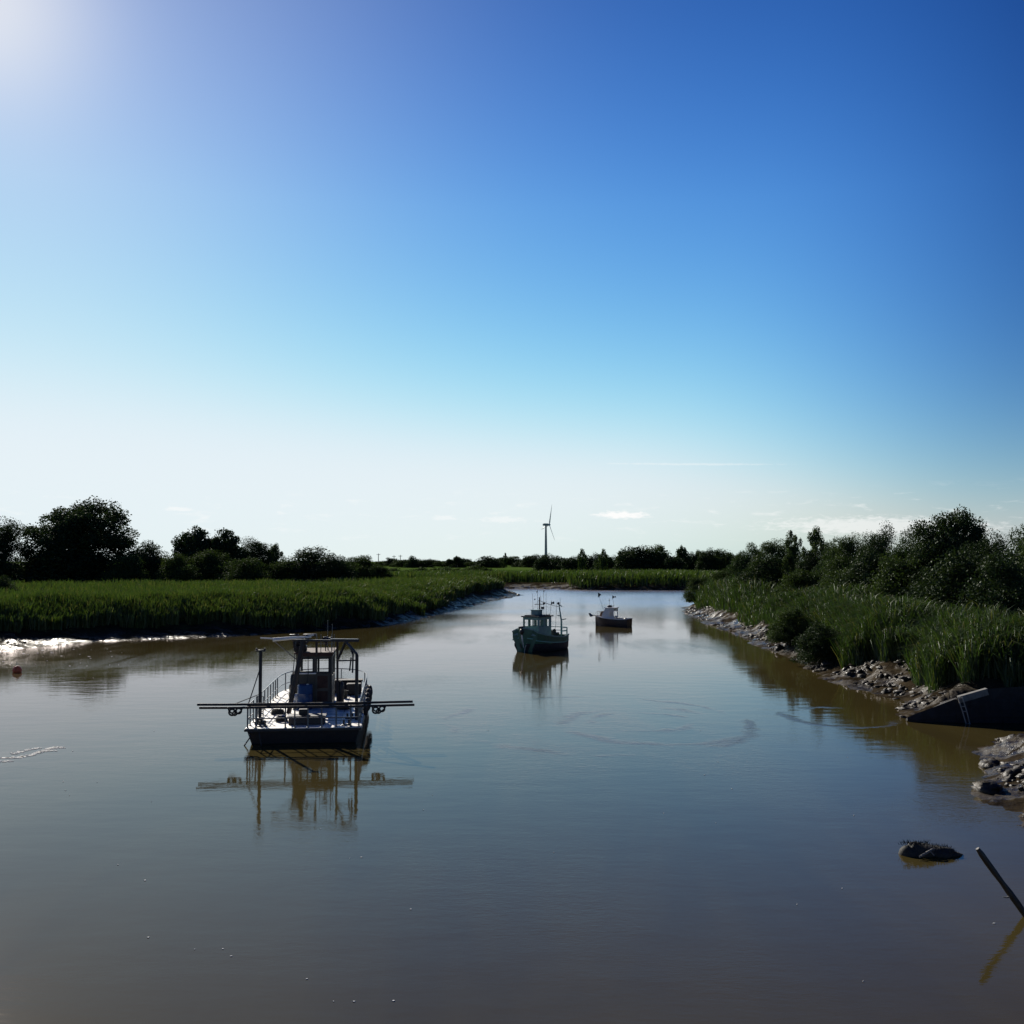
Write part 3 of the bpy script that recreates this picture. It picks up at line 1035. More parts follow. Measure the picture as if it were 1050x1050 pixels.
for px, top, lab in ((388, 567.5, 'leftmost and tallest of the thin poles far off over the left fields'), (404, 569.5, 'middle one of the thin poles far off over the left fields'), (410.5, 569, 'rightmost of the thin poles far off over the left fields')):
    b = P(px, 576, 620)
    z0 = float(ground_z(np.array([b.x]), np.array([b.y]))[0])
    t = empty('utility_pole', (b.x, b.y, z0), .2, lab, 'utility pole', 'far poles over the left fields')
    Ht = P(px, top, 620).z - z0
    MB().tube([(0, 0, -.3), (0, 0, Ht)], [.24, .17], 8).build('post', M['wet_wood'], t, True)
    mb = MB().box((0, 0, Ht - .7), (2.2, .2, .2))
    for xx in (-.9, 0, .9): mb.tube([(xx, 0, Ht - .62), (xx, 0, Ht - .3)], .06, 6)
    mb.build('crossarm', M['wet_wood'], t)

#BOATS#
# ------------------------------------------------------------------ work barge (nearest boat)
BX, BY, BRZ = -7.22, 37.1, R(6)
B1 = Matrix.Translation((BX, BY, 0)) @ Matrix.Rotation(BRZ, 4, 'Z')
B1i = B1.inverted()


def L1(px, py, D):
    return B1i @ P(px, py, D)


barge = empty('work_barge', (BX, BY, 0), BRZ, 'flat decked dark work barge with white deck, railings, gantry and long stern poles, nearest boat', 'boat')
DZ = .56


def plan(hw, y0, y1, nose, n=14):
    pts = [(-hw, y0), (hw, y0), (hw, y1)]
    for i in range(1, n):
        a = math.pi * i / n
        pts.append((hw * math.copysign(abs(math.cos(a)) ** .75, math.cos(a)), y1 + nose * math.sin(a) ** .8))
    pts.append((-hw, y1))
    return pts


def inset_ring(poly, k, z, dy=0):
    return [(x * k, y + dy * (1 if y < 1 else -1 if y > 9.2 else 0), z) for x, y in poly]


pl = plan(1.98, 0, 9.0, 3.7)
mb = MB().rings([inset_ring(pl, .80, -.45, .6), inset_ring(pl, .90, 0, .22), inset_ring(pl, .965, .45, .06), inset_ring(pl, .98, DZ - .075, .0)])
mb.build('hull', M['hull_black'], barge)
MB().prism(pl, DZ - .06, DZ).build('deck', M['deck_white'], barge)
mb = MB()
po = [(x * 1.012, y + (-.03 if y < 1 else .04 if y > 9 else 0)) for x, y in pl]
mb.rings([[(x * .985, y, DZ - .10) for x, y in po], [(x, y, DZ - .10) for x, y in po], [(x, y, DZ - .02) for x, y in po], [(x * .985, y, DZ - .02) for x, y in po]])
mb.build('rubbing_strake', M['dark_steel'], barge)
# plate seams and rust streaked doubler plates on the deck
mb = MB()
for yy in (1.6, 3.2, 8.2, 9.6, 10.9):
    mb.box((0, yy, DZ + .004), (3.7 if yy < 9 else 3.4 if yy < 10 else 2.8, .035, .014))
for xx in (-1.2, 1.2):
    mb.box((xx, 4.6, DZ + .006), (.03, 8.6, .014))
mb.build('deck_seam', M['galv'], barge)

RH = .78


def railing(pts, posts, name='railing', r=.024, mids=(.42,)):
    mb = MB()
    for hgt in (RH, *[RH * m_ for m_ in mids]):
        mb.tube([(x, y, DZ + hgt) for x, y in pts], r if hgt == RH else r * .8, 6)
    for x, y in posts:
        mb.tube([(x, y, DZ - .02), (x, y, DZ + RH)], r * 1.05, 6)
        mb.box((x, y, DZ + .012), (.09, .09, .02))
    return mb.build(name, M['galv'], barge, True)


sp_ = [-1.90, -1.62, -.62, -.30, .15, .62, 1.12, 1.62, 1.90]
railing([(-1.9, .06), (1.9, .06)], [(x, .06) for x in sp_], r=.028)
nose = [(x * .955, y - .06) for x, y in pl if y > 8.9]
nose_r = [p_ for p_ in nose if p_[0] > -.01]
nose_l = [p_ for p_ in nose if p_[0] <= .01][::-1]
lp = [(-1.9, 2.6), (-1.9, 5.5)] + nose_l
railing(lp, [(-1.9, y) for y in (2.6, 3.7, 4.7, 5.7, 6.6, 7.5, 8.3)] + nose_l[::2], r=.024)
rp = [(1.9, .1), (1.9, 5.5)] + nose_r
railing(rp, [(1.9, y) for y in (1.2, 2.3, 3.4, 4.4, 5.4, 6.3, 7.2, 8.1)] + nose_r[::2], r=.024)
railing([(-1.9, .06), (-1.9, 1.5)], [(-1.9, .7), (-1.9, 1.5)])

# long poles across the stern with lashed pulley wheels
for z_, dx_, y_ in ((DZ + .86, .0, -.10), (DZ + .74, .06, -.04)):
    a_, b_ = L1(195, 722, 35.4), L1(424, 722.5, 35.4)
    mb = MB()
    n = 9
    mb.tube([(a_.x + (b_.x - a_.x) * t / n + dx_, y_, z_ - .02 * math.sin(math.pi * t / n) + .004 * math.sin(5 * t)) for t in range(n + 1)], .042, 10)
    mb.build('cross_pole', M['dark_steel'], barge, True)
for px_, sz in ((234.5, 1.0), (387, 1.0)):
    c_ = L1(px_, 729, 35.4)
    q = Matrix.Rotation(R(90), 3, 'X')
    mb = MB()
    mb.torus((c_.x - .10 * sz, -.08, DZ + .58), .105, .032, q)
    mb.torus((c_.x + .12 * sz, -.08, DZ + .62), .09, .03, q)
    mb.torus((c_.x, -.14, DZ + .55), .07, .028, Matrix.Rotation(R(70), 3, 'X'))
    mb.tube([(c_.x - .24, -.08, DZ + .76), (c_.x - .2, -.08, DZ + .62), (c_.x, -.1, DZ + .47), (c_.x + .2, -.08, DZ + .62), (c_.x + .26, -.08, DZ + .76)], .03, 6)
    mb.build('pulley_wheel', M['rubber'], barge, True)

# left derrick post with stays
p0 = L1(266.5, 735, 38.0); p0.z = DZ
p1 = L1(266.5, 667.5, 38.0)
mb = MB().tube([p0, (p0.x, p0.y, p1.z)], .06, 12)
mb.box((p0.x, p0.y, DZ + .05), (.34, .34, .10)).box((p0.x, p0.y, DZ + .16), (.2, .2, .14))
mb.box((p0.x, p0.y, p1.z + .01), (.34, .09, .06))
for s_ in (-1, 1): mb.tube([(p0.x + s_ * .14, p0.y, p1.z), (p0.x + s_ * .14, p0.y, p1.z + .1)], .035, 8)
mb.build('derrick_post', M['dark_steel'], barge, True)
mb = MB()
mb.tube([(p0.x - .03, p0.y, DZ + 1.9), (-1.9, .06, DZ + RH)], .02, 5)
mb.tube([(p0.x, p0.y, DZ + 1.05), (L1(234, 722, 35.4).x, -.08, DZ + .86)], .016, 5)
mb.build('stay', M['wire'], barge, True)
mb = MB()
for s_ in (-.12, .12): mb.tube([(-1.75 + s_, 2.1, DZ), (-1.75 + s_, 2.1, DZ + .85)], .02, 6)
for z_ in (.3, .6, .84): mb.tube([(-1.87, 2.1, DZ + z_), (-1.63, 2.1, DZ + z_)], .016, 6)
mb.build('ladder', M['galv'], barge, True)

# wheelhouse
hx0, hx1, hy0, hy1, hz1 = -.76, .64, 5.2, 7.3, 2.66
wh = MB()
t_ = .05


def panel(mb, x0, x1, y0, y1, z0, z1, holes, axis):
    """wall with rectangular openings: holes in (u0,u1,z0,z1)"""
    us = sorted({x0, x1, *[h[0] for h in holes], *[h[1] for h in holes]}) if axis == 'x' else sorted({y0, y1, *[h[0] for h in holes], *[h[1] for h in holes]})
    zs = sorted({z0, z1, *[h[2] for h in holes], *[h[3] for h in holes]})
    for i in range(len(us) - 1):
        for j in range(len(zs) - 1):
            uc, zc = (us[i] + us[i + 1]) / 2, (zs[j] + zs[j + 1]) / 2
            if any(h[0] < uc < h[1] and h[2] < zc < h[3] for h in holes): continue
            if axis == 'x':
                vs = [(us[i], y0, zs[j]), (us[i + 1], y0, zs[j]), (us[i + 1], y1, zs[j]), (us[i], y1, zs[j])]
            else:
                vs = [(x0, us[i], zs[j]), (x1, us[i], zs[j]), (x1, us[i + 1], zs[j]), (x0, us[i + 1], zs[j])]
            vs += [(a, b_, zs[j + 1]) for a, b_, _ in vs]
            mb.add(vs, [(3, 2, 1, 0), (4, 5, 6, 7), (0, 1, 5, 4), (1, 2, 6, 5), (2, 3, 7, 6), (3, 0, 4, 7)])
    return mb


holes_a = [(-.64, -.12, 1.98, 2.46), (.06, .50, 1.96, 2.46)]
panel(wh, hx0, hx1, hy0, hy0 + t_, DZ, hz1, holes_a, 'x')
panel(wh, hx0, hx1, hy1 - t_, hy1, DZ, hz1, [(-.68, -.08, 1.72, 2.52), (.0, .58, 1.72, 2.52)], 'x')
panel(wh, hx0, hx0 + t_, hy0 + t_, hy1 - t_, DZ, hz1, [(5.5, 6.2, 1.75, 2.5), (6.35, 7.1, 1.75, 2.5)], 'y')
panel(wh, hx1 - t_, hx1, hy0 + t_, hy1 - t_, DZ, hz1, [(5.5, 6.2, 1.75, 2.5), (6.35, 7.1, 1.75, 2.5)], 'y')
house = wh.build('wheelhouse', M['house'], barge)
for a_, b_, c_, d_ in holes_a:
    fr = MB()
    for u0, u1, z0, z1 in ((a_ - .04, b_ + .04, c_ - .05, c_), (a_ - .04, b_ + .04, d_, d_ + .04), (a_ - .04, a_, c_, d_), (b_, b_ + .04, c_, d_)):
        fr.box(((u0 + u1) / 2, hy0 - .012, (z0 + z1) / 2), (u1 - u0, .04, z1 - z0))
    fr.build('window_frame', M['dark_steel'], house)
MB().box((-.40, hy0 - .06, 1.90), (.86, .14, .05)).build('window_sill', M['white_paint'], house)
dr = MB().box((.28, hy0 - .02, 1.30), (.54, .05, 1.16)).build('door', M['house'], house)
dr2 = MB()
for x0_, z0_, w_, h_ in ((.28, 1.0, .40, .40), (.28, 1.56, .40, .48)): dr2.box((x0_, hy0 - .052, z0_), (w_, .02, h_))
dr2.box((.10, hy0 - .07, 1.35), (.04, .05, .12))
dr2.build('door_panel', M['rust'], house)
rf = MB().box((-.06, 6.2, hz1 + .035), (1.54, 2.3, .07))
rf.box((.1, hy0 - .13, hz1 - .02), (1.16, .05, .11))
rf.build('roof', M['rust'], barge)
# roof gear: winch, reels, searchlight, seat frame
mb = MB()
qx = Matrix.Rotation(R(90), 3, 'X')
qy = Matrix.Rotation(R(90), 3, 'Y')
for xx, yy, zz, rr0 in ((-.62, 5.25, 3.02, .17), (-.42, 5.3, 3.2, .12), (-.78, 5.3, 3.28, .13), (-.50, 5.25, 2.92, .10)):
    mb.torus((xx, yy, zz), rr0, .045, qx, 14, 6)
mb.lathe((-.68, 5.5, 3.05), [(.2, -.22), (.2, -.18), (.09, -.17), (.09, .17), (.2, .18), (.2, .22)], 14, qy)
mb.box((-.62, 5.5, 2.86), (.5, .35, .22)).box((-.86, 5.4, 3.36), (.34, .2, .13)).box((-.25, 5.45, 3.38), (.5, .2, .1))
mb.build('winch', M['dark_steel'], barge, True)
mb = MB()
mb.tube([(.36, 5.6, 2.72), (.36, 5.6, 3.12)], .022, 6).tube([(.5, 5.6, 2.72), (.38, 5.6, 3.05)], .016, 6)
mb.lathe((.36, 5.55, 3.18), [(.07, -.14), (.13, -.05), (.14, .08), (.10, .12)], 12, Matrix.Rotation(R(115), 3, 'Y'))
mb.box((.52, 5.6, 3.26), (.2, .08, .05), Matrix.Rotation(R(-25), 3, 'Y'))
mb.build('searchlight', M['dark_steel'], barge, True)
mb = MB()
for xx in (.04, .20, .62, .72): mb.tube([(xx, 5.2, 2.7), (xx, 5.2, 3.42)], .016, 6)
mb.tube([(.04, 5.2, 3.05), (.72, 5.2, 3.05)], .012, 6)
mb.build('roof_rail', M['galv'], barge, True)
for xx, z_ in ((.42, 3.95), (.60, 3.78)): MB().tube([(xx, 5.9, 2.70), (xx, 5.9, z_)], .011, 5).build('aerial', M['galv'], barge, True)

# gantry: slanting left leg, upright right leg, braces and the cross head
def bm(name, segs, w, h, mat='dark_steel'):
    mb = MB()
    for a_, b_ in segs: mb.beam(a_, b_, w, h)
    return mb.build(name, M[mat], barge)


gl0 = L1(296, 722, 40.6); gl0.z = DZ
gl1 = L1(311, 657, 40.4)
gr0 = L1(365.5, 731, 39.0); gr0.z = DZ
gr1 = L1(366, 671, 39.0)
ap = L1(354.5, 658, 39.6)
in0 = L1(346.5, 676, 39.8)
bm('gantry_leg', [(gl0, gl1)], .15, .13)
bm('gantry_leg', [(gr0, gr1)], .11, .11)
bm('gantry_brace', [(gr1, ap), (ap, in0)], .075, .075)
bm('gantry_brace', [(L1(362, 671, 39.2), L1(357.5, 660, 39.5)), (L1(362, 671, 39.2), L1(361.5, 690, 39.1)), (L1(347, 677.5, 39.8), L1(365, 677, 39.1))], .055, .055)
bm('gantry_brace', [(L1(360, 674, 39.2), L1(358.5, 688, 39.2))], .05, .05)
bm('gantry_post', [(L1(324.6, 672, 40.4), L1(324.6, 656, 40.2)), (L1(346, 721, 41.0), L1(346, 657, 40.2))], .085, .085)
bm('gantry_head', [(L1(300, 656.5, 40.6), L1(367.5, 657.2, 39.2))], .10, .07)
bm('gantry_cap', [(L1(339, 655.2, 39.8), L1(367.5, 655.6, 39.2))], .13, .035, 'galv')
mb = MB()
mb.tube([L1(267, 654.2, 40.4), L1(283, 655, 40.4)], .028, 8)
mb.tube([L1(280, 656, 40.4), L1(300, 654.2, 40.4), L1(319, 653, 40.4)], [.075, .06, .035], 10)
mb.tube([L1(314, 653, 40.4), L1(321.5, 651, 40.3)], .03, 6)
mb.build('boom', M['white_paint'], barge, True)
MB().tube([L1(280.5, 657, 40.4), L1(305.5, 677.5, 40.9)], .018, 6).build('boom_stay', M['galv'], barge, True)

# deck gear fixed to the barge
mb = MB()
mb.box((.05, .95, DZ + .13), (1.25, .6, .26)).box((.05, .95, DZ + .285), (1.34, .68, .05)).box((-.1, 1.1, DZ + .40), (.3, .25, .2))
mb.build('hatch_coaming', M['dark_steel'], barge)
mb = MB()
mb.box((0.35, 9.8, DZ + .28), (2.6, .5, .5)).box((.35, 9.8, DZ + .56), (2.7, .6, .05))
mb.box((1.35, 9.0, DZ + .27), (.62, .5, .46))
mb.build('deck_locker', M['hull_black'], barge)
for xx, yy in ((-1.1, 11.0), (1.1, 11.0), (1.5, 2.0), (-1.45, .45), (1.45, .45)):
    mb = MB()
    for s_ in (-.09, .09): mb.tube([(xx + s_, yy, DZ), (xx + s_, yy, DZ + .2)], .035, 8)
    mb.box((xx, yy, DZ + .02), (.34, .14, .03))
    mb.build('mooring_bitts', M['dark_steel'], barge, True)
rg = random.Random(3)
for i in range(6):
    yy = 1.9 + i * 1.0
    MB().torus((2.07 + rg.uniform(0, .05), yy, DZ + rg.uniform(.22, .5)), .19, .075, Matrix.Rotation(R(rg.uniform(-25, 25)), 3, 'Z') @ qy, 18, 8).build('tyre_fender', M['rubber'], barge, True)
for xx, yy, hh_b in ((-1.0, 6.6, 1.25), (-1.0, 6.9, 1.25), (.98, 5.6, 1.0)):
    MB().lathe((xx, yy, DZ), [(.11, 0), (.12, .04), (.12, hh_b - .22), (.09, hh_b - .1), (.04, hh_b - .05), (.04, hh_b)], 14).build('gas_bottle', M['dark_steel'], barge, True)
mb = MB()
for i in range(7):
    yy = 1.5 + i * .85
    mb.tube([(1.9, yy, DZ + RH), (2.0, yy + .15, DZ + .42), (1.92, yy + .42, DZ + .25), (2.0, yy + .6, DZ + .5), (1.9, yy + .85, DZ + RH)], .022, 6)
    mb.blob((1.98, yy + .4, DZ + .55), (.16, .2, .2), i)
mb.build('rope_coil', M['rope'], barge, True)
mb = MB()
mb.tube([(-1.9, .05, DZ - .05), (-1.78, -.06, .3), (-1.98, -.1, 0.0), (-2.02, -.12, -.3)], .025, 6)
mb.tube([(-1.5, -.02, DZ - .1), (-1.46, -.12, .3), (-1.36, -.2, -.2)], .014, 6)
mb.tube([(-1.95, .0, DZ - .06), (-1.7, .0, .40)], .03, 6)
mb.build('mooring_rope', M['wire'], barge, True)

for xx, yy, r0 in ((-1.25, 3.4, .26), (1.15, 4.4, .24), (-.9, 1.5, .22)):
    mb = MB()
    mb.tube([(xx + (r0 - .012 * (i // 12)) * math.cos(i * .5236 + .1), yy + (r0 - .012 * (i // 12)) * math.sin(i * .5236), DZ + .025 + .016 * i / 6) for i in range(60)], .02, 5)
    mb.build('rope_coil', M['net'], barge, True)
mb = MB()
for i in range(9):
    a_, b_ = Vector((-.8 + .17 * i, 5.1, 2.72)), Vector((-.95 + .2 * i, 4.9 + .1 * (i % 3), DZ + .1 + .2 * (i % 4)))
    if i in (0, 1, 3, 8): mb.tube([a_, a_.lerp(b_, .5) + Vector((.06 * (i % 2), -.1, -.1)), b_], .016, 5)
mb.build('hose', M['rubber'], barge, True)
# things lying on the barge
c_ = B1 @ Vector((-.36, 4.75, DZ))
dr_ = empty('drum', c_, .3, 'blue drum standing in front of the dark wheelhouse of the barge', 'drum')
MB().lathe((0, 0, 0), [(.27, 0), (.29, .03), (.29, .30), (.305, .32), (.29, .34), (.29, .60), (.305, .62), (.29, .64), (.29, .92), (.27, .95), (.24, .93)], 22).build('barrel', M['blue_drum'], dr_, True)
MB().lathe((.1, .05, .93), [(.05, 0), (.05, .035), (.03, .04)], 10).build('bung', M['white_paint'], dr_, True)
c_ = B1 @ Vector((-.98, 8.3, DZ))
mb = MB().blob((0, 0, .28), (.85, 1.2, .7), 5, .2).blob((.1, -.5, .18), (.6, .7, .42), 8, .25)
nt_ = mb.build('net_heap', M['net'], None, True)
nt_.location = c_
tag(nt_, 'dark rounded net heap on the left side deck of the barge', 'net')
c_ = B1 @ Vector((-.72, 4.85, DZ))
mb = MB().blob((0, 0, .15), (.36, .4, .34), 15, .2).blob((0.02, 0, .42), (.26, .26, .32), 18, .2)
nt_ = mb.build('sack', M['white_paint'], None, True)
nt_.location = c_
tag(nt_, 'small pale sack beside the blue drum on the barge', 'sack')
c_ = B1 @ Vector((1.0, 7.9, DZ))
bk = empty('bucket', c_, 0, 'small black bucket on the white deck right of the barge wheelhouse', 'bucket')
MB().lathe((0, 0, 0), [(.11, 0), (.15, .30), (.165, .30), (.165, .33), (.14, .33), (.10, .03)], 16).build('pail', M['rubber'], bk, True)
MB().tube([(-.15, 0, .31), (-.1, .02, .42), (0, .02, .47), (.1, .02, .42), (.15, 0, .31)], .008, 5).build('handle', M['wire'], bk, True)


# ------------------------------------------------------------------ lofted boat hulls
def loft_hull(st, name, mat, parent, thick=.05):
    """st: (y, half beam at sheer, half beam at waterline, sheer z, keel z); open-topped below a deck"""
    rings = []
    for y, bs, bw, zs, zk in st:
        row = []
        for s_ in (1, -1):
            seq = [(bs, zs), (bs * .97 + bw * .03, zs * .7 + .0), (bw * 1.02, zs * .22), (bw * .92, -.08), (bw * .55, zk * .75), (0.0, zk)]
            if s_ == 1:
                row += [(x, y, z) for x, z in seq]
            else:
                row += [(-x, y, z) for x, z in seq[-2::-1]]
        rings.append(row)
    mb = MB().rings(rings, closed=False, caps=False)
    n = len(rings[0])
    last = (len(rings) - 1) * n
    b = len(mb.v) - n * len(rings)
    mb.f.append(tuple(range(b, b + n)))
    return mb.build(name, mat, parent, True)


def sheer_strip(st, z0, z1, out, mat, name, parent):
    mb = MB()
    for s_ in (1, -1):
        rows = []
        for y, bs, bw, zs, zk in st:
            rows.append([(s_ * bs, y, zs + z0), (s_ * (bs + out), y, zs + z0), (s_ * (bs + out), y, zs + z1), (s_ * bs, y, zs + z1)])
        mb.rings(rows)
    return mb.build(name, mat, parent)


def deck_mesh(st, dz, k, mat, name, parent):
    rows = [[(-bs * k, y, zs + dz), (0, y, zs + dz + .03), (bs * k, y, zs + dz)] for y, bs, bw, zs, zk in st]
    return MB().rings(rows, closed=False, caps=False).build(name, mat, parent)


# green fishing boat
bowp, stp = at(538.5, 668.5), at(570, 664)
hd = math.atan2(-(bowp - stp).x, (bowp - stp).y)
mid = (bowp + stp) / 2
gb = empty('fishing_boat', (mid.x, mid.y, 0), hd, 'green fishing boat with wheelhouse, mast and stern gallows, middle boat of the three', 'boat')
G = Matrix.Translation((mid.x, mid.y, 0)) @ Matrix.Rotation(hd, 4, 'Z')
Gi = G.inverted()
LG = lambda px, py, D: Gi @ P(px, py, D)
hl = (bowp - stp).length / 2
st = [(-hl - .2, 1.10, 1.0, .98, -.35), (-hl + .5, 1.28, 1.2, .90, -.45), (-1.2, 1.42, 1.33, .88, -.55), (.2, 1.45, 1.32, .98, -.6), (1.4, 1.36, 1.1, 1.16, -.6),
      (2.3, 1.12, .72, 1.36, -.55), (hl, .70, .28, 1.54, -.5), (hl + .25, .36, .06, 1.62, -.2), (hl + .45, .05, .01, 1.68, .3)]
hull = loft_hull(st, 'hull', M['green_hull'], gb)
# black boot-top below, pale bow flare panels and white stem
bt = [(y, (bw * .45 + bs * .55) * 1.02, bw * 1.04, .58, zk) for y, bs, bw, zs, zk in st[:-1]]
loft_hull(bt, 'boot_top', M['hull_black'], gb)
sheer_strip(st, -.02, .08, .045, M['cabin_green'], 'gunwale', gb)
sheer_strip([(y, bs * .975, bw, zs * .60, zk) for y, bs, bw, zs, zk in st[:-1]], -.03, .03, .05, M['turquoise'], 'rubbing_strake', gb)
deck_mesh(st, -.22, .97, M['cabin_green'], 'deck', gb)
MB().tube([(0, hl + .47, 1.74), (0, hl + .44, 1.2), (0, hl + .34, .55), (0, hl + .14, -.1)], .06, 8).build('stem', M['white_paint'], gb, True)
# wheelhouse
x0, x1, y0, y1, z0, z1 = -.72, .72, -.4, 1.45, .75, 2.38
wl = MB()
panel(wl, x0, x1, y1 - .05, y1, z0, z1, [(-.62, -.24, 1.75, 2.2), (-.17, .17, 1.75, 2.2), (.24, .62, 1.75, 2.2)], 'x')
panel(wl, x0, x1, y0, y0 + .05, z0, z1, [(-.66, -.34, 1.7, 2.2), (.30, .64, 1.7, 2.2)], 'x')
panel(wl, x0, x0 + .05, y0 + .05, y1 - .05, z0, z1, [(-.1, .45, 1.72, 2.2), (.7, 1.25, 1.72, 2.2)], 'y')
panel(wl, x1 - .05, x1, y0 + .05, y1 - .05, z0, z1, [(-.1, .45, 1.72, 2.2), (.7, 1.25, 1.72, 2.2)], 'y')
ghouse = wl.build('wheelhouse', M['cabin_green'], gb)
for u0, u1 in ((-.62, -.24), (-.17, .17), (.24, .62)):
    fr = MB()
    for a_, b_, c_, d_ in ((u0 - .03, u1 + .03, 1.71, 1.75), (u0 - .03, u1 + .03, 2.2, 2.235), (u0 - .03, u0, 1.75, 2.2), (u1, u1 + .03, 1.75, 2.2)):
        fr.box(((a_ + b_) / 2, y1 + .01, (c_ + d_) / 2), (b_ - a_, .035, d_ - c_))
    fr.build('window_frame', M['pale_green'], ghouse)
mb = MB().box((0, .5, z1 + .04), (1.66, 2.15, .08)).box((0, .5, z1 + .11), (1.3, 1.7, .07))
mb.build('roof', M['roof_dark'], gb)
mb = MB().box((.0, .6, z1 + .30), (.62, .7, .32)).box((0, .6, z1 + .48), (.7, .78, .05))
mb.build('roof_locker', M['cabin_green'], gb)
mb = MB().tube([(0, .2, z1 + .1), (0, .2, 3.75)], [.06, .045], 10)
mb.tube([(-.45, .2, 3.25), (.45, .2, 3.25)], .022, 6)
mb.box((-.42, .2, 3.33), (.16, .12, .14)).box((-.30, .2, 3.0), (.22, .14, .16))
mb.build('mast', M['dark_steel'], gb, True)
mb = MB()
for xx, yy, zt in ((-.7, .3, 4.1), (-.35, .1, 4.25), (.3, .0, 4.3), (.55, .3, 4.0), (-.6, .9, 3.9)): mb.tube([(xx, yy, z1 + .08), (xx + .02, yy, zt)], .012, 5)
for xx, zt in ((-.35, 4.2), (.3, 4.15), (.5, 3.6)): mb.blob((xx, .1, zt), (.1, .1, .12), 3, .05)
mb.build('aerial', M['wire'], gb, True)
# stern gallows with its angled head and arms
g0 = LG(576, 649, 78.8); g1 = LG(576, 637, 78.8); g2 = LG(573.4, 621, 78.8)
mb = MB().tube([(g0.x, g0.y, .5), g0, g1], [.085, .085, .075], 10).tube([g1, g2], [.07, .045], 8)
for a_, b_ in ((LG(571.5, 631, 78.8), LG(576, 632, 78.8)), (LG(575, 635.5, 78.8), LG(581.5, 634.6, 78.8)), (LG(573, 620, 78.8), LG(577, 622, 78.8))): mb.tube([a_, b_], .04, 6)
mb.build('gallows', M['cabin_green'], gb, True)
mt_ = Vector((0, .2, 3.62))
mb = MB()
g3 = LG(571.5, 622, 78.6)
mb.tube([mt_ + Vector((0, 0, -.1)), mt_.lerp(g3, .5) - Vector((0, 0, .08)), g3, g2], .018, 5)
mb.tube([LG(574.6, 621.5, 78.6), LG(574.8, 613, 78.6)], .014, 5)
mb.tube([mt_, (0, hl + .4, 1.72)], .009, 4)
mb.build('rigging', M['wire'], gb, True)
# aft rail, winch, bow roller, fenders and mooring rope
mb = MB()
for z_ in (1.28, 1.52): mb.tube([(-1.25, -1.0, z_), (-1.2, -hl + .2, z_), (-.95, -hl - .1, z_), (.95, -hl - .1, z_), (1.2, -hl + .2, z_), (1.25, -1.0, z_)], .028, 6)
for xx, yy in ((-1.25, -1.0), (-1.2, -hl + .2), (-.95, -hl - .1), (.95, -hl - .1), (1.2, -hl + .2), (1.25, -1.0), (-1.22, -2.0), (1.22, -2.0)): mb.tube([(xx, yy, .8), (xx, yy, 1.52)], .025, 6)
mb.build('stern_rail', M['turquoise'], gb, True)
mb = MB().box((0, -1.4, .95), (.9, .5, .4)).lathe((0, -1.4, 1.2), [(.24, -.4), (.24, -.34), (.12, -.33), (.12, .33), (.24, .34), (.24, .4)], 14, qy)
mb.box((.4, -2.4, .9), (.9, .6, .4))
mb.build('winch', M['dark_steel'], gb, True)
mb = MB().box((0, hl + .45, 1.76), (.22, .5, .09)).tube([(-.13, hl + .66, 1.72), (.13, hl + .66, 1.72)], .07, 10)
mb.blob((-.1, hl + .62, 1.45), (.32, .26, .42), 4, .15)
mb.build('bow_roller', M['dark_steel'], gb, True)
for xx, yy, z_ in ((1.2, -hl + .1, .62), (1.30, -hl + .9, .60)):
    MB().torus((xx + .1, yy, z_), .23, .09, qy, 18, 8).build('tyre_fender', M['rubber'], gb, True)
MB().torus((.6, -hl - .28, .72), .23, .09, qx, 18, 8).build('tyre_fender', M['rubber'], gb, True)
mb = MB().blob((1.36, -hl + 1.1, .52), (.22, .3, .4), 6, .06)
mb.build('fender', M['white_paint'], gb, True)
e1, e2, e3 = LG(541.5, 657.5, 74.6), LG(538.8, 664, 74.3), LG(537.4, 670, 74.0)
mb = MB().tube([(.25, hl + .25, 1.5), (e1.x, e1.y, e1.z), (e2.x, e2.y, e2.z), (e3.x, e3.y, e3.z - .3)], .03, 6)
mb.build('mooring_rope', M['rope'], gb, True)

# small white cabin boat
bw_, sw_ = at(613, 641.5), at(645.5, 642.5)
hd = math.atan2(-(bw_ - sw_).x, (bw_ - sw_).y)
mid = (bw_ + sw_) / 2
sb = empty('cabin_boat', (mid.x, mid.y, 0), hd, 'small dark hulled motorboat with a white cabin, farthest boat of the three', 'boat')
S = Matrix.Translation((mid.x, mid.y, 0)) @ Matrix.Rotation(hd, 4, 'Z')
Si = S.inverted()
LS = lambda px, py, D=(bw_.y + sw_.y) / 2: Si @ P(px, py, D)
hl2 = (bw_ - sw_).length / 2
st = [(-hl2, .72, .66, .74, -.2), (-.9, .80, .74, .72, -.25), (0, .82, .74, .75, -.28), (.8, .74, .58, .82, -.28), (hl2 - .35, .50, .26, .90, -.22), (hl2 + .05, .22, .05, .96, -.05), (hl2 + .25, .03, .01, 1.0, .3)]
loft_hull(st, 'hull', M['brown_hull'], sb)
sheer_strip(st, -.03, .05, .03, M['white_paint'], 'gunwale', sb)
deck_mesh(st[2:], -.02, .98, M['white_paint'], 'foredeck', sb)
deck_mesh(st[:3], -.35, .97, M['white_paint'], 'cockpit_floor', sb)
cb = MB()
zz0 = .76
fy, wy, ry = LS(615.5, 634).y, LS(621.5, 623.5).y, LS(632, 624).y
zt = LS(625, 623.5).z
cw = .56
prof = [(fy, zz0), (wy, zt), (ry, zt), (ry, zz0)]
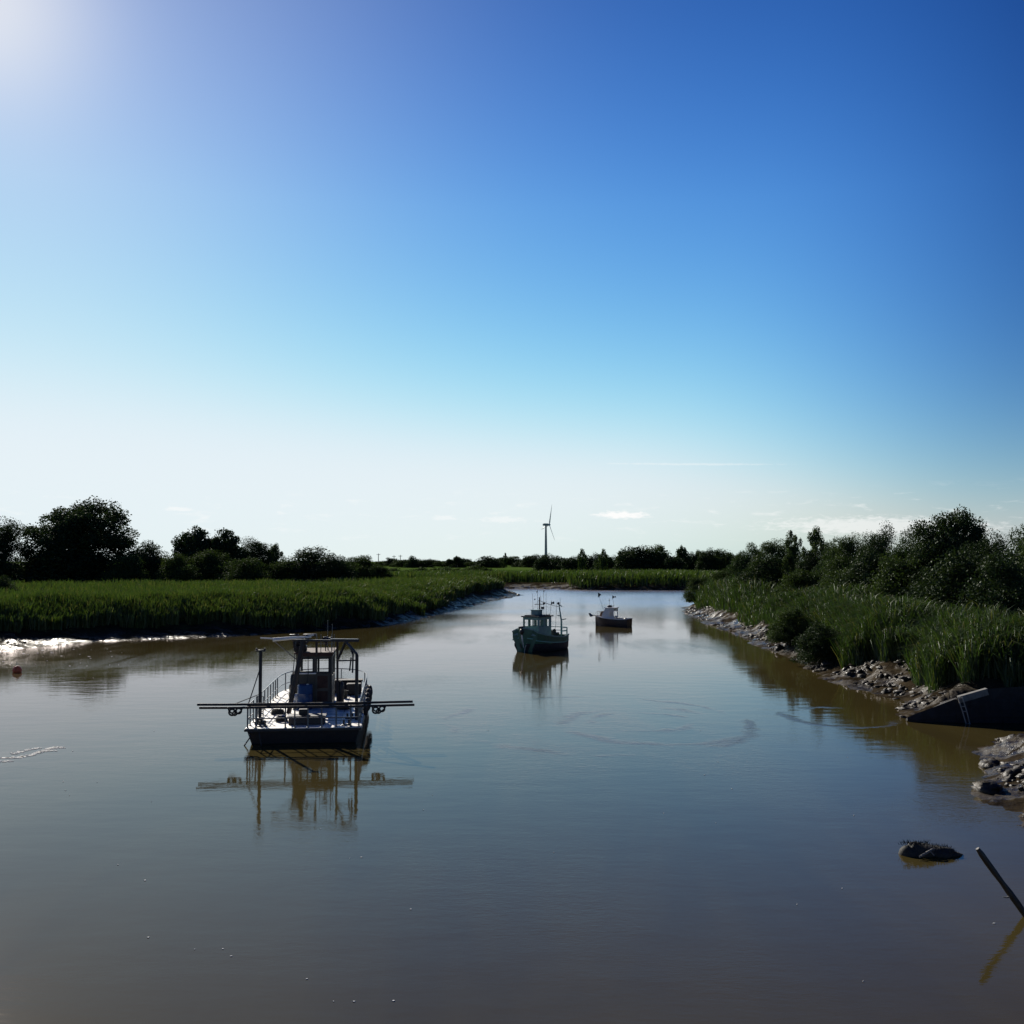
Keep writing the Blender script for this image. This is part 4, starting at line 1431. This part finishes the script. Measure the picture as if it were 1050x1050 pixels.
# sides with a window opening, sloping windscreen, roof; open at the back
for s_ in (-1, 1):
    wa, wb, za, zb = wy - .5, ry + .14, zz0 + .18 * (zt - zz0), zt - .12
    wa = LS(626.2, 628).y; wb = LS(631, 628).y
    za, zb = LS(628, 631.6).z, LS(628, 626.8).z
    o_ = [(s_ * cw, y, z) for y, z in prof]
    i_ = [(s_ * cw, wa, za), (s_ * cw, wa, zb), (s_ * cw, wb, zb), (s_ * cw, wb, za)]
    v_ = o_ + i_ + [(x - s_ * .04, y, z) for x, y, z in o_ + i_]
    f_ = []
    for k in range(4):
        j = (k + 1) % 4
        f_ += [(k, j, 4 + j, 4 + k), (8 + k, 12 + k, 12 + j, 8 + j), (4 + k, 4 + j, 12 + j, 12 + k), (k, 8 + k, 8 + j, j)]
    cb.add(v_, f_)
cb.box((0, (wy + ry) / 2, zt + .035), (2 * cw + .14, abs(ry - wy) + .2, .07))
cabin = cb.build('cabin', M['white_paint'], sb)
ws = MB()
for xa, xb in ((-cw + .04, -cw + .12), (-.04, .04), (cw - .12, cw - .04)):
    ws.add([(xa, fy, zz0), (xb, fy, zz0), (xb, wy, zt), (xa, wy, zt), (xa, fy - .05, zz0), (xb, fy - .05, zz0), (xb, wy - .05, zt), (xa, wy - .05, zt)],
           [(0, 1, 2, 3), (7, 6, 5, 4), (0, 4, 5, 1), (1, 5, 6, 2), (2, 6, 7, 3), (3, 7, 4, 0)])
hm = lambda t: (fy + (wy - fy) * t, zz0 + (zt - zz0) * t)
(ya, z_a), (yb, z_b) = hm(0), hm(.42)
ws.add([(-cw + .12, ya, z_a), (cw - .12, ya, z_a), (cw - .12, yb, z_b), (-cw + .12, yb, z_b), (-cw + .12, ya - .04, z_a), (cw - .12, ya - .04, z_a), (cw - .12, yb - .04, z_b), (-cw + .12, yb - .04, z_b)],
       [(0, 1, 2, 3), (7, 6, 5, 4), (0, 4, 5, 1), (1, 5, 6, 2), (2, 6, 7, 3), (3, 7, 4, 0)])
ws.build('windscreen_frame', M['white_paint'], cabin)
(yc, z_c), (yd, z_d) = hm(.43), hm(.97)
for xa, xb in ((-cw + .13, -.05), (.05, cw - .13)):
    MB().add([(xa, yc - .02, z_c), (xb, yc - .02, z_c), (xb, yd - .02, z_d), (xa, yd - .02, z_d), (xa, yc - .03, z_c), (xb, yc - .03, z_c), (xb, yd - .03, z_d), (xa, yd - .03, z_d)],
             [(0, 1, 2, 3), (7, 6, 5, 4), (0, 4, 5, 1), (1, 5, 6, 2), (2, 6, 7, 3), (3, 7, 4, 0)]).build('windscreen', M['glass'], cabin)
mb = MB().blob((0, wy - .25, zt + .16), (.5, .55, .24), 2, .12).tube([(0, wy - .2, zt + .05), (0, wy - .2, zt + .95)], .015, 5)
mb.tube([(.15, wy - .5, zt + .05), (.15, wy - .62, zt + .32)], .02, 5).box((0, wy - .2, zt + .75), (.1, .14, .05))
mb.build('roof_gear', M['dark_steel'], sb, True)
an = MB()
an.box((0, hl2 + .34, 1.0), (.16, .5, .05))
an.tube([(0, hl2 + .2, 1.0), (0, hl2 + .72, 1.06)], .03, 6)
an.add([(-.22, hl2 + .62, .92), (.22, hl2 + .62, .92), (.16, hl2 + .85, 1.22), (-.16, hl2 + .85, 1.22), (-.2, hl2 + .74, .86), (.2, hl2 + .74, .86), (.14, hl2 + .95, 1.2), (-.14, hl2 + .95, 1.2)],
       [(0, 1, 2, 3), (7, 6, 5, 4), (0, 4, 5, 1), (1, 5, 6, 2), (2, 6, 7, 3), (3, 7, 4, 0)])
an.build('anchor', M['dark_steel'], sb)
mb = MB()
for s_ in (-1, 1):
    mb.tube([(s_ * .52, .95, .85), (s_ * .5, .95, 1.32), (s_ * .3, hl2 - .1, 1.4), (0, hl2 + .2, 1.42)], .014, 5)
    mb.tube([(s_ * .3, hl2 - .1, .9), (s_ * .3, hl2 - .1, 1.4)], .012, 5)
mb.build('pulpit_rail', M['galv'], sb, True)
mb = MB().box((0, -hl2 + .3, .62), (1.0, .4, .26)).box((0, -.75, .60), (.9, .35, .26)).blob((.2, -1.2, .68), (.5, .4, .3), 9, .2)
mb.build('thwart', M['brown_hull'], sb)
c_ = S @ Vector((0, hl2 - .55, .86))
mb = MB().blob((0, 0, .24), (.62, .62, .6), 21, .16).blob((.12, .2, .2), (.4, .36, .44), 25, .2)
nt_ = mb.build('net_heap', M['brown_net'], None, True)
nt_.location = c_
tag(nt_, 'reddish brown net heap on the foredeck of the small white cabin boat', 'net')


gb.scale = (.88, 1, 1)


# black flags on thin marker poles carried aboard
def marker(base, top, label, seed, grp, yaw, w_=.5, h_=.42):
    base, top = Vector(base), Vector(top)
    t = empty('marker_flag', base, 0, label, 'flag', grp)
    MB().tube([(0, 0, 0), top - base + Vector((0, 0, .06))], .013, 6).build('pole', M['wire'], t, True)
    rg_ = random.Random(seed)
    mb = MB()
    q_ = Matrix.Rotation(yaw, 3, 'Z')
    rows = []
    for i in range(7):
        u = i / 6
        row = []
        for k in range(5):
            v = k / 4
            hh = h_ * (1 - .55 * u)
            pnt = Vector((w_ * u * .85, .07 * math.sin(7 * u + seed), -v * hh - .22 * u * u * h_ + .05 * math.sin(5 * u + 3 * v + seed)))
            row.append(q_ @ pnt + (top - base))
        rows.append(row)
    nrm = q_ @ Vector((0, .012, 0))
    for side in (0, 1):
        mb.rings([[p_ + nrm * side for p_ in r_] for r_ in rows], closed=False, caps=False)
    mb.build('cloth', M['flag'], t, True)
    return t


Dw = mid.y
marker(S @ Vector((.15, hl2 - .75, .9)), P(613.3, 608.3, Dw), 'black flag high over the bow of the small white cabin boat', 1, 'marker flags on the small boat', 0, .36, .36)
marker(S @ Vector((-.25, -.35, .45)), P(628, 611, Dw), 'black flag over the roof of the small white cabin boat', 2, 'marker flags on the small boat', .1, .4, .26)
marker(G @ Vector((.5, -1.9, .75)), P(565.4, 616.8, 77.6), 'black flag of the green boat, left of its gallows head', 3, 'marker flags on the green boat', .1, .24, .24)
marker(G @ Vector((.3, -2.6, .75)), P(571.2, 617.6, 78.6), 'black flag at the very head of the green boat gallows', 4, 'marker flags on the green boat', .2, .2, .2)

# ------------------------------------------------------------------ wreck on the right bank
k0 = at(933, 741)
wr_o = Vector((k0.x, k0.y, 0))
wrk = empty('derelict_barge', wr_o, R(-1), 'dark derelict barge lying in the mud of the right bank', 'boat')
LW = lambda px, py, D: Matrix.Rotation(R(1), 3, 'Z') @ (P(px, py, D) - wr_o)
xt, xe, Lw = LW(981, 716, k0.y).x, LW(1011, 706, k0.y).x, 7.2
zt1, zt2 = LW(981, 715, k0.y).z, LW(1011, 706, k0.y).z
near = [(0, .10), (.45, -.12), (1.6, -.22), (3.0, -.25), (5.0, -.2), (Lw, -.1)]
dep = 1.7
FS = .42   # she is heeled away: the far side lies lower
top = [(0, .20), (xt * .5, zt1 * .55), (xt, zt1), (xe, zt2), (xe + 1.6, zt2 + .10), (Lw, zt2 + .16)]
mb = MB()
# bow ramp wedge
ring = lambda x, zb, zt_, y0, y1: [(x, y0, zb), (x, y0 - .06, (zb + zt_) / 2), (x, y0, zt_), (x, y1, max(zb + .05, zt_ - FS)), (x, y1, zb)]
mb.rings([ring(0, .02, .16, .30, .45), ring(.35, -.15, .34, .2, .8), ring(xt * .5, -.25, zt1 * .58, .1, 1.4), ring(xt - .03, -.3, zt1 - .05, .03, 1.66)])
mb.build('bow', M['wreck'], wrk)
mb = MB()
mb.rings([ring(xt - .03, -.3, zt1, -.02, dep), ring(xe, -.3, zt2, -.05, dep + .05), ring(xe + 1.6, -.3, zt2 + .10, -.03, dep + .05), ring(Lw, -.2, zt2 + .15, .1, dep - .1)])
rgw = random.Random(12)
for i, z_ in enumerate((.10, .32, .54, .76, .98, 1.18)):
    xx = xt + .06
    while xx < Lw - .4:
        ln = min(rgw.uniform(1.0, 2.4), Lw - .15 - xx)
        if z_ < zt1 + (zt2 - zt1) * min(1, (xx - xt) / (xe - xt)) - .16:
            mb.box((xx + ln / 2, -.075 + rgw.uniform(-.012, .012), z_ + rgw.uniform(-.012, .012)), (ln - .025, .05, .195))
        xx += ln
mb.build('hull', M['wreck'], wrk)
sx = xe - xt
a_, b_ = Vector((xt + .06, -.09, zt1 - .10)), Vector((xe, -.12, zt2 - .12))
mb = MB()
mb.beam(a_, b_, .05, .22)
mb.beam(a_ + Vector((0, .13, .12)), b_ + Vector((0, .13, .12)), .26, .04)
mb.build('gunwale_plank', M['grey_plank'], wrk)
mb = MB()
l0, l1 = Vector((xt - .03, -.16, zt1 + .03)), Vector((LW(988, 742, k0.y).x, -.24, LW(988, 742, k0.y).z))
for o_ in (0, .17):
    mb.tube([l0 + Vector((o_, 0, 0)), l0.lerp(l1, .5) + Vector((o_ + .0, -.02, 0)), l1 + Vector((o_ * .8, 0, 0))], .022, 6)
for t in (.03, .34, .52, .97): mb.tube([l0.lerp(l1, t), l0.lerp(l1, t) + Vector((.17, 0, 0))], .018, 6)
mb.build('ladder', M['pale_wood'], wrk, True)
# leaning post at the right edge
pb = at(1053, 940); pt = P(1002, 870, 19.3)
po_ = empty('mooring_post', (pb.x, pb.y, 0), 0, 'dark timber post leaning out of the water at the bottom right corner', 'post')
dv = pt - Vector((pb.x, pb.y, 0))
rgp = random.Random(4)
mb = MB().tube([dv * t + Vector((rgp.uniform(-.004, .004), rgp.uniform(-.004, .004), 0)) for t in (-.6, -.2, .05, .2, .35, .5, .65, .8, .92, 1.0)], [rgp.uniform(.046, .062) for _ in range(9)] + [.036], 9)
mb.build('stake', M['wet_wood'], po_, True)
mb = MB()
mb.tube([dv * .30, dv * .30 + Vector((-.12, -.05, -.01)), dv * .30 + Vector((-.2, -.08, .01))], [.02, .014, .006], 6)
mb.build('snag', M['grey_plank'], po_, True)

# weed covered clump out in the water
cp = at(950, 876)
ck = empty('weed_clump', (cp.x, cp.y, 0), 0, 'dark weedy lump of driftwood and mud breaking the water near the lower right', 'driftwood')
mb = MB().blob((-.36, .0, .0), (.5, .42, .34), 31, .1, 22, 14).blob((-.22, .04, .08), (.34, .3, .34), 40, .12, 22, 14).blob((-.05, .0, .03), (.7, .5, .36), 36, .11, 22, 14).blob((.25, -.02, .03), (.7, .46, .28), 33, .08, 22, 14).blob((.52, -.04, .0), (.45, .3, .16), 35, .1)
body = mb.build('root_mass', M['net'], ck, True)
mb = MB()
rg = random.Random(8)
for i in range(230):
    x_ = rg.uniform(-.52, .60); y_ = rg.uniform(-.24, .24)
    zb_ = max(.02, (.28 if x_ < .05 else .2 - .22 * max(0, x_ - .3)) * math.sqrt(max(.05, 1 - (y_ / .3) ** 2)) - .02)
    h_ = rg.uniform(.02, .075)
    dx_, dy_ = rg.uniform(-.06, .06), rg.uniform(-.06, .06)
    mb.add([(x_ - .008, y_, zb_ - .03), (x_ + .008, y_, zb_ - .03), (x_ + dx_, y_ + dy_, zb_ + h_)], [(0, 1, 2)])
mb.build('weed', M['net'], ck)['kind'] = 'stuff'
mb = MB().tube([(-.28, -.33, .03), (-.1, -.3, .12), (.02, -.26, .17), (.1, -.2, .16)], [.02, .028, .022, .014], 6).tube([(-.04, -.29, .15), (.04, -.34, .06)], .014, 5)
mb.build('branch', M['grey_plank'], ck, True)

# orange buoy
cp = at(17.5, 689.5)
bo = empty('mooring_buoy', (cp.x, cp.y, 0), 0, 'orange mooring buoy afloat near the left bank', 'buoy')
MB().lathe((0, 0, .10), [(.04, -.26), (.16, -.2), (.25, -.06), (.26, .04), (.21, .17), (.12, .25), (.05, .28)], 18).build('float', M['orange'], bo, True)
mb = MB().torus((0, 0, .43), .06, .015, qx, 12, 6).tube([(0, 0, .35), (0, 0, .40)], .03, 8)
mb.build('shackle', M['galv'], bo, True)

# foam and floating specks
rgn = np.random.default_rng(9)
mbf = MB()


def fleck(x, y, s):
    n = 6
    a0 = rgn.uniform(0, 6.28)
    e = rgn.uniform(.35, .9)
    mbf.rings([[(x + s * k * math.cos(a0 + 6.283 * i / n) * rgn.uniform(.75, 1.1), y + s * k * e * math.sin(a0 + 6.283 * i / n), zz) for i in range(n)] for k, zz in ((1, .002), (.75, .012))])


for i in range(900):
    t = rgn.uniform(0, 1)
    k = int(rgn.integers(0, 3))
    if math.sin(9 * t + 2 * k) + .5 * math.sin(23 * t + k) < -.35: continue
    c = at(2 + 60 * t, 777 - 9 * t + 2.2 * math.sin(5 * t + k) + (0, 2.4, -2.2)[k])
    fleck(c.x + rgn.normal(0, .07), c.y + rgn.normal(0, .05), rgn.uniform(.012, .07) * (1.2 if k == 0 else .8))
for i in range(45):
    c = at(rgn.uniform(20, 1030), 690 + 340 * rgn.uniform(0, 1) ** 1.3)
    if bank_dist(np.array([c.x]), np.array([c.y]))[0] < -1: fleck(c.x, c.y, rgn.uniform(.01, .028))
for i in range(34):
    c = at(130 * rgn.uniform(0, 1) ** 1.6, rgn.uniform(664, 684))
    if bank_dist(np.array([c.x]), np.array([c.y]))[0] < -.5: fleck(c.x, c.y, .03 + .10 * rgn.uniform(0, 1) ** 2)
fo = mbf.build('foam', M['foam'])
tag(fo, 'thin streak of white foam and floating specks on the river', 'foam', kind='stuff')
